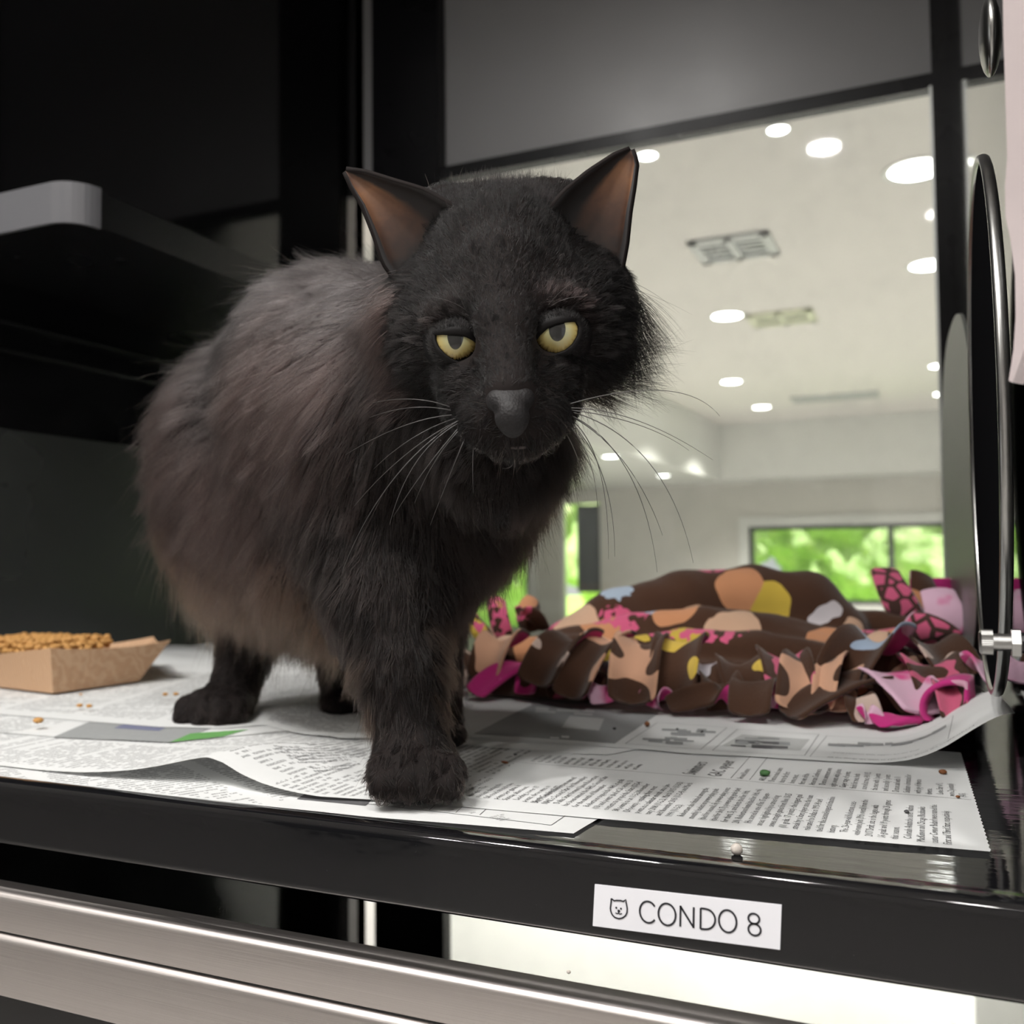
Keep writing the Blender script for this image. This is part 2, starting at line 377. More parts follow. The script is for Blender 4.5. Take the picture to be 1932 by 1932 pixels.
# wall ledge with rounded front corner on the left
c = P(140, 375, .95)
z0, z1 = c.z-.0184, c.z+.0184; xe, yf = c.x, c.y
out = [(XLW, yf), (xe-.03, yf)] + [(xe-.03+.03*math.cos(math.radians(a)), yf+.03+.03*math.sin(math.radians(a))) for a in range(-80, 1, 10)] + [(xe, YB-.004), (XLW, YB-.004)]
def prism(name, out, z0, z1, mats, parent, edge=None, smooth=False, bev=.0):
    bm = bmesh.new(); A = [bm.verts.new((x, y, z0)) for x, y in out]; B = [bm.verts.new((x, y, z1)) for x, y in out]; n = len(out)
    bm.faces.new(A[::-1]); bm.faces.new(B)
    for i in range(n):
        f = bm.faces.new((A[i], A[(i+1)%n], B[(i+1)%n], B[i]))
        if edge and edge(i): f.material_index = 1
    return bmobj(name, bm, mats, parent, smooth, bev)
ledge = prism('resting_ledge', out, z0, z1, [SHELFM, SHELFM], condo, None, False, .0012)
out2 = [(XLW, yf-.004), (xe-.028, yf-.004)] + [(xe-.03+.034*math.cos(math.radians(a)), yf+.03+.034*math.sin(math.radians(a))) for a in range(-80, 1, 10)] + \
       [(xe, yf+.03)] + [(xe-.03+.030*math.cos(math.radians(a)), yf+.03+.030*math.sin(math.radians(a))) for a in range(0, -81, -10)] + [(xe-.03, yf), (XLW, yf)]
eg = prism('ledge_trim', out2, z0-.003, z1+.002, SHELFEDGE, condo, None, False, .002); eg.parent = ledge; tag(eg, 'shiny grey trim wrapped round the ledge corner')
eg.matrix_parent_inverse = Matrix.Identity(4)

# portal covers, hinge screws and knob on the right wall
def disc_x(name, xc, cy, cz, ry, rz, th, mat, parent, tilt=0, n=72, p=2.0, bev=.0006):
    bm = bmesh.new(); A, B = [], []
    for i in range(n):
        a = 2*math.pi*i/n; ca, sa = math.cos(a), math.sin(a)
        y = cy+ry*math.copysign(abs(ca)**(2/p), ca); z = cz+rz*math.copysign(abs(sa)**(2/p), sa)
        x = xc-(y-cy)*tilt
        A.append(bm.verts.new((x-th/2, y, z))); B.append(bm.verts.new((x+th/2, y, z)))
    bm.faces.new(A); bm.faces.new(B[::-1])
    for i in range(n): bm.faces.new((A[i], B[i], B[(i+1)%n], A[(i+1)%n]))
    return bmobj(name, bm, mat, parent, False, bev)
FACE = simple('portal face', (.008,.008,.009), 1.0, Specular_IOR_Level=.0)
def ring_x(name, xc, cy, cz, R, r, sx, mat, parent, n=96, m=12, tilt=0):
    vs, fs = [], []
    for i in range(n):
        a = 2*math.pi*i/n
        for j in range(m):
            b = 2*math.pi*j/m; rr = R+r*math.cos(b); y = cy+rr*math.cos(a)
            vs.append((xc+sx*math.sin(b)-(y-cy)*tilt, y, cz+rr*math.sin(a)))
    for i in range(n):
        for j in range(m): fs.append((i*m+j, ((i+1)%n)*m+j, ((i+1)%n)*m+(j+1)%m, i*m+(j+1)%m))
    return mobj(name, pymesh(name, vs, fs), mat, parent, True)
pd = disc_x('portal_cover', .0325, .23, .200, .151, .151, .0016, FACE, condo)
rg = ring_x('cover_rim', .0325, .23, .200, .152, .0022, .0030, STEELSM, condo); rg.parent = pd; rg.matrix_parent_inverse = Matrix.Identity(4)
tag(rg, 'bright steel rim')
pp = disc_x('sliding_cover', .027, .60, .185, .180, .160, .003, STEELDK, condo, tilt=.049, p=2.5)
tag(pp, 'satin grey plate with a rounded top, behind the black disc')
bm = bmesh.new(); rv = P(1843, 865, .74); bmesh.ops.create_uvsphere(bm, u_segments=16, v_segments=8, radius=.0075)
for v in bm.verts: v.co = Vector((v.co.x*.6, v.co.y, v.co.z)) + rv
rvo = bmobj('rivet', bm, STEELSM, condo, True)
# knob: knurled head, shaft, hex nut on the right wall
kb = P(1885, 1212, .365); kx1 = XRW
def cx(bm, x0, x1, r0, r1, n=32, knurl=0):
    A, B = [], []
    for i in range(n):
        a = 2*math.pi*i/n; kk = (1-knurl*(i%2))
        for L, x, r in ((A, x0, r0), (B, x1, r1)): L.append(bm.verts.new((x, kb.y+r*kk*math.cos(a), kb.z+r*kk*math.sin(a))))
    for i in range(n): bm.faces.new((A[i], A[(i+1)%n], B[(i+1)%n], B[i]))
    bm.faces.new(A[::-1]); bm.faces.new(B)
def xat(px): 
    d = P(px, 1212, 1)-CAM; return CAM.x+d.x*((kb.y-CAM.y)/d.y)
x0, x1, x2, x3 = xat(1847), xat(1873), xat(1908), xat(1925)
bm = bmesh.new(); cx(bm, x0, x0+.0008, .0038, .0049, 80); cx(bm, x0+.0008, x1, .0049, .0049, 80, .035)
kh = bmobj('knob', bm, STEELSM, condo)
bm = bmesh.new(); cx(bm, x1, x2, .0033, .0033, 32); cx(bm, x1+.002, x1+.0026, .0035, .0035, 32)
ks = bmobj('knob_shaft', bm, STEELSM, condo, False)
bm = bmesh.new(); cx(bm, x2, x3, .0056, .0056, 6)
kn = bmobj('hex_nut', bm, STEELSM, condo, False, .0004)
bm = bmesh.new(); cx(bm, x3, kx1+.002, .004, .004, 24); ksp = bmobj('knob_spacer', bm, SHELFM, condo)
for q in (ks, kn, ksp): q.parent = kh; q.matrix_parent_inverse = Matrix.Identity(4)
# frosted edge of the opened clear front door and its latch, top right
FROST = simple('frosted pinkish acrylic', (.62,.54,.54), .35, 0, .15, 25, Transmission_Weight=.0)
vs = []
lf = [(1893,-60),(1894,60),(1897,150),(1899,210),(1903,300),(1905,345),(1893,360),(1894,400),(1903,440),(1909,500),(1916,560),(1914,640),(1911,720),(1903,722)]
pts = [P(x, y, .335) for x, y in [(1891,-80),(1893,60),(1897,190),(1900,300),(1896,350),(1897,410),(1906,450),(1915,520),(1916,600),(1912,660),(1903,718),(1910,722),(1940,640),(1960,500),(1960,-80)]]
bm = bmesh.new(); A = [bm.verts.new(p) for p in pts]; B = [bm.verts.new(p+Vector((.004,.006,0))) for p in pts]; n = len(pts)
bm.faces.new(A); bm.faces.new(B[::-1])
for i in range(n): bm.faces.new((A[i], B[i], B[(i+1)%n], A[(i+1)%n]))
dg = bmobj('door_edge', bm, FROST, condo, False, .0006); tag(dg, 'frosted pinkish plastic edge of the open front door')
bm = bmesh.new(); c0 = P(1868, 70, .42); bmesh.ops.create_uvsphere(bm, u_segments=24, v_segments=12, radius=.0165)
for v in bm.verts: v.co = Vector((v.co.x*.28, v.co.y, v.co.z)) + c0
lt = bmobj('door_latch', bm, STEELSM, condo, True)

# name sticker on the front of the tray with printed cat head and CONDO 8
PAPERW = simple('sticker white', (.80,.80,.84), .35, 0, .02, 60); INK = simple('sticker ink', (.015,.015,.02), .5)
tl, bl, trr, br = ony(1123, 1668, 0), ony(1119, 1746, 0), ony(1475, 1707, 0), ony(1472, 1791, 0)
sx0, sx1 = (tl.x+bl.x)/2, (trr.x+br.x)/2
bm = bmesh.new(); vv = [bm.verts.new((p.x, y, p.z)) for y in (-.0006, .0002) for p in (bl, br, trr, tl)]
for f in ((0,1,2,3),(7,6,5,4),(0,4,5,1),(1,5,6,2),(2,6,7,3),(3,7,4,0)): bm.faces.new([vv[i] for i in f])
st = bmobj('name_sticker', bm, PAPERW, condo); tag(st, 'white sticker printed with a cat face and CONDO 8')
def stroke(bm, pts, wd, yy, closed=False):
    n = len(pts); L, R = [], []
    for i, p in enumerate(pts):
        a = pts[(i-1)%n] if (closed or i > 0) else p; b = pts[(i+1)%n] if (closed or i < n-1) else p
        d = Vector((b[0]-a[0], b[1]-a[1])); d.normalize(); nx, nz = -d.y*wd/2, d.x*wd/2
        L.append(bm.verts.new((p[0]+nx, yy, p[1]+nz))); R.append(bm.verts.new((p[0]-nx, yy, p[1]-nz)))
    for i in range(n if closed else n-1): j = (i+1)%n; bm.faces.new((L[i], L[j], R[j], R[i]))
def spx(x, y): q = ony(1100+x/4.83, 1650+y/4.83, 0); return (q.x, q.z)     # sticker detail coordinates
def SP(pts): return [spx(*p) for p in pts]
def ell(cx_, cy_, rx, ry, a0=0, a1=360, n=36, sh=.15):
    return [(cx_+rx*math.cos(math.radians(a)), cy_+ry*math.sin(math.radians(a))+sh*rx*math.cos(math.radians(a))) for a in [a0+(a1-a0)*i/n for i in range(n+1)]]
bm = bmesh.new(); W = .0008; Y = -.0008
stroke(bm, SP(ell(598, 337, 76, 97, -38, -322, 36)), W, Y)
stroke(bm, SP(ell(770, 358, 78, 99)[:-1]), W, Y, True)
stroke(bm, SP([(890,468),(893,277)]), W, Y); stroke(bm, SP([(893,285),(1010,475)]), W, Y); stroke(bm, SP([(1010,482),(1013,292)]), W, Y)
stroke(bm, SP([(1074,490),(1076,300)]), W, Y)
stroke(bm, SP([(1076,302),(1120,307)]+[(1120+88*math.sin(math.radians(a)), 400-92*math.cos(math.radians(a))+8*math.sin(math.radians(a))) for a in range(5,176,10)]+[(1120,493),(1074,488)]), W, Y)
stroke(bm, SP(ell(1322, 420, 80, 101)[:-1]), W, Y, True)
stroke(bm, SP(ell(1560, 397, 50, 46)[:-1]), W, Y, True); stroke(bm, SP(ell(1566, 496, 56, 53)[:-1]), W, Y, True)
# cat head
stroke(bm, SP([(262,213),(262,238),(258,270),(254,300),(258,330),(272,362),(295,385),(330,397),(365,390),(392,370),(406,340),(408,305),(402,270),(397,245),(397,224),(372,240),(350,232),(310,230),(290,234),(262,213)]), W*.8, Y)
for (ex, ey) in ((308, 297), (351, 305)): bm.faces.new([bm.verts.new((p[0], Y, p[1])) for p in SP(ell(ex, ey, 9, 10, n=12)[:-1])])
stroke(bm, SP([(320,325),(342,327)]), .0010, Y); stroke(bm, SP([(330,327),(329,345),(318,352),(300,343)]), W*.6, Y); stroke(bm, SP([(329,345),(340,356),(360,350)]), W*.6, Y)
pl = bmobj('sticker_print', bm, INK, condo); pl.parent = st; pl.matrix_parent_inverse = Matrix.Identity(4)
# sub-parts parented with identity inverse keep world coordinates because their parents' parent inverse cancels
for ch, pa in ((pl, st), (rg, pd), (ks, kh), (kn, kh), (ksp, kh), (eg, ledge)):
    ch.parent = pa; ch.matrix_parent_inverse = Matrix.Identity(4)

# ------------------------------------------------------------------ lower condo
low = empty('cat_condo', (-.33, .35, -.8)); tag(low, 'lower black cat condo with the brushed steel door rails, below the tray', 'cat cage')
ZL0, ZL1 = -.80, -LIP
boxo('side_wall', (XLW-.02, XLW, 0.02, YB+.03, ZL0, ZL1-.002), BLACK, low)
boxo('side_wall', (XRW, XRW+.02, 0.02, YB+.03, ZL0, ZL1-.002), WALLR, low)
boxo('rear_post', (xa, xb, YB, YB+.03, ZL0, -.032), DARKPOST, low, .002)
boxo('rear_post', (XLW, bx(662), YB, YB+.03, ZL0, -.032), DARKPOST, low, .002)
boxo('rear_post', (bx(1820), XRW, YB, YB+.022, ZL0, -.03), DARKPOST, low, .002)
boxo('rear_glass', (xb, bx(1820), YB+.012, YB+.016, ZL0, -.032), GLASS, low)
boxo('floor_tray', (XLW-.02, XRW+.02, .02, YB+.03, ZL0-.03, ZL0), BLACKTRAY, low)
r0 = .0024
df = low
def rrail(name, y0, y1, z0, z1, r, mat=STEEL):
    pr = arc(y0+r, z1-r, r, 180, 90, 6) + [(y1, z1), (y1, z0)] + arc(y0+.0012, z0+.0012, .0012, 270, 180, 3)
    return extrude_profile(name, pr, XLW-.02, XRW+.3, mat, df, True)
df = low
ra_ = rrail('door_rail', -.0165, -.0005, -.0742, -.0535, .0042)
rb_ = rrail('door_rail', -.0185, -.0005, -.1075, -.0752, .0048)
boxo('rail_seam', (XLW-.02, XRW+.3, -.015, -.002, -.0754, -.074), SHELFM, low)
boxo('door_glass', (XLW-.02, XRW+.3, -.012, -.006, -.40, -.1074), BLACK, low)
# ------------------------------------------------------------------ implicit surfaces (used for the blanket and the cat)
def smin(a, b, k):
    h = np.clip(.5+.5*(b-a)/k, 0, 1); return b*(1-h)+a*h-k*h*(1-h)
class Field:
    """grid distance field joined from rounded cones and ellipsoids"""
    def __init__(s, lo, hi, h):
        s.lo = np.array(lo, float); s.h = h; s.n = np.ceil((np.array(hi)-s.lo)/h).astype(int)+1
        s.V = np.full(s.n, 10.0, np.float32); s.prims = []
    def window(s, lo, hi):
        a = np.clip(np.floor((lo-s.lo)/s.h).astype(int), 0, s.n-1); b = np.clip(np.ceil((hi-s.lo)/s.h).astype(int)+1, 1, s.n)
        ax = [s.lo[i]+s.h*np.arange(a[i], b[i]) for i in range(3)]
        return tuple(slice(a[i], b[i]) for i in range(3)), np.stack(np.meshgrid(*ax, indexing='ij'), -1)
    def cone(s, p0, r0, p1, r1, k=.012, sub=False):
        p0, p1 = np.array(p0, float), np.array(p1, float); R = max(r0, r1)+3*k+.006
        w, X = s.window(np.minimum(p0, p1)-R, np.maximum(p0, p1)+R)
        s.apply(w, cone_d(X, p0, r0, p1, r1), k, sub); s.prims.append(('c', p0, r0, p1, r1))
        return s
    def ell(s, c, r, A=None, k=.012, sub=False):
        """ellipsoid, radii r along rows of A"""
        c = np.array(c, float); r = np.array(r, float); A = np.eye(3) if A is None else A; R = r.max()+3*k+.006
        w, X = s.window(c-R, c+R); s.apply(w, ell_d(X, c, r, A), k, sub); s.prims.append(('e', c, r, A))
        return s
    def apply(s, w, d, k, sub):
        s.V[w] = -smin(-s.V[w], d, k) if sub else smin(s.V[w], d.astype(np.float32), k)
    def cap(s, z): # cut away everything under height z
        Z = s.lo[2]+s.h*np.arange(s.n[2]); s.V = np.maximum(s.V, (z-Z)[None, None, :].astype(np.float32))
    def sample(s, X, V=None):
        V = s.V if V is None else V
        g = (np.asarray(X)-s.lo)/s.h; g = np.clip(g, 0, s.n-1.001); i = g.astype(int); f = g-i; out = 0
        for dx in (0, 1):
            for dy in (0, 1):
                for dz in (0, 1):
                    wt = (f[:,0] if dx else 1-f[:,0])*(f[:,1] if dy else 1-f[:,1])*(f[:,2] if dz else 1-f[:,2])
                    out = out+wt*V[i[:,0]+dx, i[:,1]+dy, i[:,2]+dz]
        return out
    def grad(s, X):
        e = s.h*.7; X = np.asarray(X); g = np.stack([s.sample(X+d)-s.sample(X-d) for d in np.eye(3)*e], -1)
        return g/(np.linalg.norm(g, axis=1, keepdims=True)+1e-9)
    def mesh(s):
        V = s.V; ins = V < 0; nx, ny, nz = V.shape
        acc = np.zeros((nx-1, ny-1, nz-1, 3), np.float32); cnt = np.zeros((nx-1, ny-1, nz-1), np.float32)
        c8 = [ins[a:nx-1+a, b:ny-1+b, c:nz-1+c] for a in (0,1) for b in (0,1) for c in (0,1)]
        allin = np.logical_and.reduce(c8); anyin = np.logical_or.reduce(c8); act = anyin & ~allin
        idx = np.argwhere(act); P_ = np.zeros((len(idx), 3)); C_ = np.zeros(len(idx))
        cor = [(a, b, c) for a in (0,1) for b in (0,1) for c in (0,1)]
        vals = {c: V[idx[:,0]+c[0], idx[:,1]+c[1], idx[:,2]+c[2]] for c in cor}
        for c in cor:
            for ax in range(3):
                if c[ax]: continue
                d = list(c); d[ax] = 1; d = tuple(d); v0, v1 = vals[c], vals[d]; m = (v0 < 0) != (v1 < 0)
                tt = np.where(m, v0/(v0-v1+1e-12), 0); p = np.zeros((len(idx), 3)); p[:] = c; p[:, ax] = tt
                P_ += p*m[:, None]; C_ += m
        verts = s.lo+s.h*(idx+P_/C_[:, None])
        vid = -np.ones((nx-1, ny-1, nz-1), np.int64); vid[act] = np.arange(len(idx))
        faces = []
        for ax in range(3):
            o1, o2 = [(1,2),(2,0),(0,1)][ax]
            a = np.moveaxis(ins, ax, 0)
            ch = np.argwhere(ins.take(range(V.shape[ax]-1), ax) != ins.take(range(1, V.shape[ax]), ax))
            ch = ch[(ch[:, o1] > 0) & (ch[:, o2] > 0) & (ch[:, o1] < V.shape[o1]-1) & (ch[:, o2] < V.shape[o2]-1)]
            flip = ins[ch[:,0], ch[:,1], ch[:,2]]
            def at(d1, d2):
                q = ch.copy(); q[:, o1] -= d1; q[:, o2] -= d2; return vid[q[:,0], q[:,1], q[:,2]]
            q = np.stack([at(1,1), at(0,1), at(0,0), at(1,0)], 1)
            q[~flip] = q[~flip][:, ::-1]; faces.append(q)
        F = np.concatenate(faces); F = F[(F >= 0).all(1)]
        return verts, F
def cone_d(X, p0, r0, p1, r1):
    ba = p1-p0; L2 = max(ba @ ba, 1e-12); t_ = np.clip(((X-p0) @ ba)/L2, 0, 1)
    return np.linalg.norm(X-(p0+t_[..., None]*ba), axis=-1)-(r0+(r1-r0)*t_)
def ell_d(X, c, r, A):
    q = (X-c) @ A.T; k0 = np.linalg.norm(q/r, axis=-1); k1 = np.linalg.norm(q/(r*r), axis=-1)+1e-9
    return k0*(k0-1)/k1
CAMAX = np.array([list(RT), list(UP), list(FW)])     # rows: right, up, forward
def npmesh(name, V, F):
    me = bpy.data.meshes.new(name); V = np.asarray(V, np.float32); F = np.asarray(F, np.int32)
    me.vertices.add(len(V)); me.vertices.foreach_set('co', V.ravel()); k = F.shape[1]
    me.loops.add(F.size); me.loops.foreach_set('vertex_index', F.ravel()); me.polygons.add(len(F))
    me.polygons.foreach_set('loop_start', np.arange(0, F.size, k, dtype=np.int32)); me.polygons.foreach_set('loop_total', np.full(len(F), k, np.int32))
    me.update(calc_edges=True); me.validate(); return me

# ------------------------------------------------------------------ newspapers
def mk_paper():
    t = NT('newsprint'); uv = t.node('ShaderNodeUVMap').outputs[0]
    sx = t.node('ShaderNodeSeparateXYZ', i_0=uv); u, v = sx.outputs[0], sx.outputs[1]
    fib = t.noise(2500, 3, uv); bl = t.noise(40, 3, uv)
    base = t.mix(bl, (.74,.75,.745), (.82,.83,.82)); t.set(Base_Color=base, Roughness=.75, Specular_IOR_Level=.2)
    t.bump(fib, .25, .0003); return t.m
def mk_printed():
    """newsprint with small unreadable body text: u along the lines, v across, both in metres"""
    t = NT('newsprint with small type'); uv = t.node('ShaderNodeUVMap').outputs[0]
    sx = t.node('ShaderNodeSeparateXYZ', i_0=uv); u, v = sx.outputs[0], sx.outputs[1]
    CW, PITCH = .082, .0052
    cu = t.math('FRACT', t.math('DIVIDE', u, CW)); ci = t.math('FLOOR', t.math('DIVIDE', u, CW))
    li = t.math('FLOOR', t.math('DIVIDE', v, PITCH)); lf = t.math('FRACT', t.math('DIVIDE', v, PITCH))
    rnd = t.node('ShaderNodeTexWhiteNoise', noise_dimensions='2D'); cb = t.node('ShaderNodeCombineXYZ', i_0=li, i_1=ci); t.l.new(cb.outputs[0], rnd.inputs['Vector'])
    endp = t.math('ADD', .93, t.math('MULTIPLY', t.math('LESS_THAN', rnd.outputs[0], .16), -.5))
    incol = t.math('MULTIPLY', t.math('GREATER_THAN', cu, .05), t.math('LESS_THAN', cu, endp))
    wn = t.node('ShaderNodeTexNoise', noise_dimensions='2D', i_Scale=1.0, i_Detail=1.0)
    wc = t.node('ShaderNodeCombineXYZ', i_0=t.math('MULTIPLY', u, 190.0), i_1=t.math('MULTIPLY', li, 7.31)); t.l.new(wc.outputs[0], wn.inputs['Vector'])
    words = t.math('GREATER_THAN', wn.outputs[0], .42)
    ln = t.node('ShaderNodeTexNoise', noise_dimensions='2D', i_Scale=1.0, i_Detail=2.0)
    lc = t.node('ShaderNodeCombineXYZ', i_0=t.math('MULTIPLY', u, 900.0), i_1=t.math('MULTIPLY', v, 900.0)); t.l.new(lc.outputs[0], ln.inputs['Vector'])
    let = t.math('MULTIPLY_ADD', t.math('GREATER_THAN', ln.outputs[0], .46), .75, .25)
    band = t.math('MULTIPLY', t.math('GREATER_THAN', lf, .28), t.math('LESS_THAN', lf, .76))
    ink = t.math('MULTIPLY', t.math('MULTIPLY', words, band), t.math('MULTIPLY', incol, let))
    bl = t.noise(40, 3, uv); base = t.mix(bl, (.74,.75,.745), (.82,.83,.82))
    t.set(Base_Color=t.mix(t.math('MULTIPLY', ink, .62), base, (.05,.05,.055)), Roughness=.75, Specular_IOR_Level=.2)
    t.bump(t.noise(2500, 3, uv), .2, .0003); return t.m
def translucent(m):
    nt = m.node_tree; b = nt.nodes['Principled BSDF']; out = nt.nodes['Material Output']; tl = nt.nodes.new('ShaderNodeBsdfTranslucent'); mx = nt.nodes.new('ShaderNodeMixShader')
    src = b.inputs['Base Color'].links[0].from_socket; nt.links.new(src, tl.inputs[0]); mx.inputs[0].default_value = .12
    nt.links.new(b.outputs[0], mx.inputs[1]); nt.links.new(tl.outputs[0], mx.inputs[2]); nt.links.new(mx.outputs[0], out.inputs[0]); return m
PAPER = translucent(mk_paper()); TYPE = translucent(mk_printed())
NINK = simple('news ink', (.10,.10,.105), .8, 0, .05, 300); GREYINK = simple('grey halftone', (.30,.31,.31), .8, 0, .1, 300)
LTINK = simple('light halftone', (.50,.51,.50), .8, 0, .1, 300); GREENINK = simple('green printing', (.12,.32,.09), .8); BLUEINK = simple('blue printing', (.16,.17,.26), .8)
def interp(poly, s):
    s = s*(len(poly)-1); i = min(int(s), len(poly)-2); f = s-i; return poly[i].lerp(poly[i+1], f)
def resample(poly, n):
    L = [0]
    for a, b in zip(poly, poly[1:]): L.append(L[-1]+(b-a).length)
    out = []
    for k in range(n):
        d = L[-1]*k/(n-1); j = 0
        while j < len(poly)-2 and L[j+1] < d: j += 1
        out.append(poly[j].lerp(poly[j+1], (d-L[j])/max(L[j+1]-L[j], 1e-9)))
    return out
class Sheet:
    """a loose newspaper sheet: outline from front and back edges on the tray, lying at height hf(x,y)"""
    def __init__(s, name, label, front, back, hf, ang=0.0, nu=140, nv=50, type_from=None, margin=.006, jag=0):
        s.hf = hf; s.bm = bmesh.new(); s.mats = [PAPER, TYPE, NINK, GREYINK, LTINK, GREENINK, BLUEINK]
        fr = resample([Vector((p.x, p.y, 0)) for p in front], nu); bk = resample([Vector((p.x, p.y, 0)) for p in back], nu)
        uvl = s.bm.loops.layers.uv.new('UVMap'); s.uvl = uvl; s.ang = ang; g = []
        for j in range(nv):
            row = []
            for i in range(nu):
                p = fr[i].lerp(bk[i], j/(nv-1))
                if jag and i == nu-1: p.x += jag*(j % 2)
                row.append(s.bm.verts.new((p.x, p.y, hf(p.x, p.y))))
            g.append(row)
        for j in range(nv-1):
            for i in range(nu-1):
                f = s.bm.faces.new((g[j][i], g[j][i+1], g[j+1][i+1], g[j+1][i])); f.smooth = True
                d = min((fr[i]-fr[i].lerp(bk[i], (j+.5)/(nv-1))).length, 9)
                f.material_index = 1 if (type_from is not None and d > margin and type_from(*(g[j][i].co.xy))) else 0
                for l in f.loops: l[uvl].uv = s.uv(l.vert.co)
        s.name, s.label = name, label
    def uv(s, p):
        c, q = math.cos(s.ang), math.sin(s.ang); return (c*p[0]+q*p[1]+3, -q*p[0]+c*p[1]+3)
    def ink(s, corners, mat, n=10, lift=.00016):
        """printed patch from four plan corners (x,y)"""
        a, b, c, d = [Vector((q[0], q[1], 0)) for q in corners]; g = []
        for j in range(n+1):
            g.append([])
            for i in range(n+1):
                p = a.lerp(b, i/n).lerp(d.lerp(c, i/n), j/n); g[-1].append(s.bm.verts.new((p.x, p.y, s.hf(p.x, p.y)+lift)))
        for j in range(n):
            for i in range(n):
                f = s.bm.faces.new((g[j][i], g[j][i+1], g[j+1][i+1], g[j+1][i])); f.material_index = mat; f.smooth = True
    def line(s, a, b, wd, mat=2, n=24, lift=.00018):
        a, b = Vector((a[0], a[1])), Vector((b[0], b[1])); d = (b-a).normalized(); nn = Vector((-d.y, d.x))*wd/2; pr = None
        for i in range(n+1):
            p = a.lerp(b, i/n); q = [s.bm.verts.new((e.x, e.y, s.hf(e.x, e.y)+lift)) for e in (p+nn, p-nn)]
            if pr: f = s.bm.faces.new((pr[0], pr[1], q[1], q[0])); f.material_index = mat
            pr = q
    def text(s, body, org, ang, size, sx=.8, mat=2, lift=.0002, spacing=1.0):
        """real letters laid on the sheet; org is the first baseline start, lines run along ang"""
        cu = bpy.data.curves.new('type', 'FONT'); cu.body = body; cu.size = size; cu.resolution_u = 1; cu.space_line = spacing; cu.fill_mode = 'FRONT'
        ob = bpy.data.objects.new('type', cu); me = bpy.data.meshes.new_from_object(ob)
        c, q = math.cos(ang), math.sin(ang); n0 = len(s.bm.verts); f0 = len(s.bm.faces)
        for v in me.vertices:
            x, y = v.co.x*sx, v.co.y; X, Y = org[0]+c*x-q*y, org[1]+q*x+c*y; v.co = (X, Y, s.hf(X, Y)+lift)
        s.bm.from_mesh(me); s.bm.faces.ensure_lookup_table()
        for f in s.bm.faces[f0:]: f.material_index = mat; f.smooth = False; f.normal_update()
        bad = [f for f in s.bm.faces[f0:] if f.normal.z < 0]
        if bad: bmesh.ops.reverse_faces(s.bm, faces=bad)
        bpy.data.objects.remove(ob); bpy.data.curves.remove(cu); bpy.data.meshes.remove(me)
    def done(s):
        me = bpy.data.meshes.new(s.name); s.bm.to_mesh(me); s.bm.free()
        o = mobj(s.name, me, s.mats); tag(o, s.label, 'newspaper'); return o
def gz(px, py): return onz(px, py, 0)
def sm(x): x = max(0, min(1, x)); return x*x*(3-2*x)
def wob(x, y, a=.0006, f=18, s=0): return a*(noise.noise(Vector((x*f, y*f, s)))+.8)
def XY(px, py, z=0): q = onz(px, py, z); return (q.x, q.y)

# lowest sheet along the front, its corner showing at the right
sA = Sheet('newspaper_sheet', 'lowest newspaper sheet, its ruled margin and clipped corner showing along the front of the tray',
           [gz(-180,1446), gz(0,1470), gz(300,1502), gz(700,1545), gz(1082,1577)], [gz(-180,1330), gz(0,1345), gz(400,1400), gz(800,1440), gz(1160,1530)],
           lambda x, y: .0006+wob(x, y, .0004, 14, 1), ang=math.radians(62), type_from=lambda x, y: x < XY(560,1500)[0], margin=.004)
a0, a1 = XY(545,1497), XY(1085,1557)
sA.line(XY(540,1502), XY(1040,1562), .0005); sA.line(XY(1040,1562), XY(1075,1538), .0004)
for (l, q) in ((560, 690),): sA.ink([XY(560,1511), XY(690,1524), XY(706,1509), XY(585,1494)], 2)
for px in (720, 760, 810, 860, 905): sA.line(XY(px, 1524+(px-720)*.1), XY(px+12, 1513+(px-720)*.1), .0004)
for i, px in enumerate((700, 745, 790, 838, 880)): sA.text(('207','204','209','208*','206')[i], XY(px+8, 1522+(px-700)*.1), math.radians(62), .0030)
sA.text('open 9 am\nto 5 pm\nand by\nappoint', XY(925, 1548), math.radians(62), .0026, .8)
sA.done()

# big upper sheet, tented at the left, lettering running away from the front
pk = gz(462, 1462)
XB0 = pk.x
def hB(x, y):
    d = (x-XB0); yf = y-pk.y
    b = math.exp(-(abs(d)/(.050 if d < 0 else .040))**1.35)
    fall = math.exp(-max(0, (yf+.00)/.075)**1.6)
    z = .0014+.0150*b*fall+wob(x, y, .0004, 16, 2)
    return z
frB = [onz(-180,1418,.003), onz(0,1441,.003), onz(150,1459,.003), onz(260,1467,.003), onz(350,1462,.006), onz(420,1447,.012), onz(455,1438,.0165), onz(490,1455,.013), onz(540,1482,.007), onz(600,1499,.004), onz(700,1510,.002), gz(860,1527), gz(1080,1547), gz(1300,1566), gz(1600,1592), gz(1868,1614)]
def loftpt(px, py): return gz(px, py)
bkB = [gz(-60,1290), gz(60,1300), gz(200,1310), gz(300,1320), gz(380,1325), gz(480,1330), gz(600,1335), gz(700,1338), gz(900,1352), gz(1100,1365), gz(1300,1385), gz(1500,1400), gz(1700,1415), gz(1812,1425)]
XT = XY(700,1500)[0]
sB = Sheet('newspaper_sheet', 'large newspaper sheet under the front paw, tented in the middle, sports columns at right',
           frB, bkB, hB, ang=math.radians(90), nu=260, nv=70, type_from=lambda x, y: x < XY(860,1500)[0] and not (abs(x-XY(560,1450)[0]) < .028 and y < .055), margin=.004, jag=.0006)
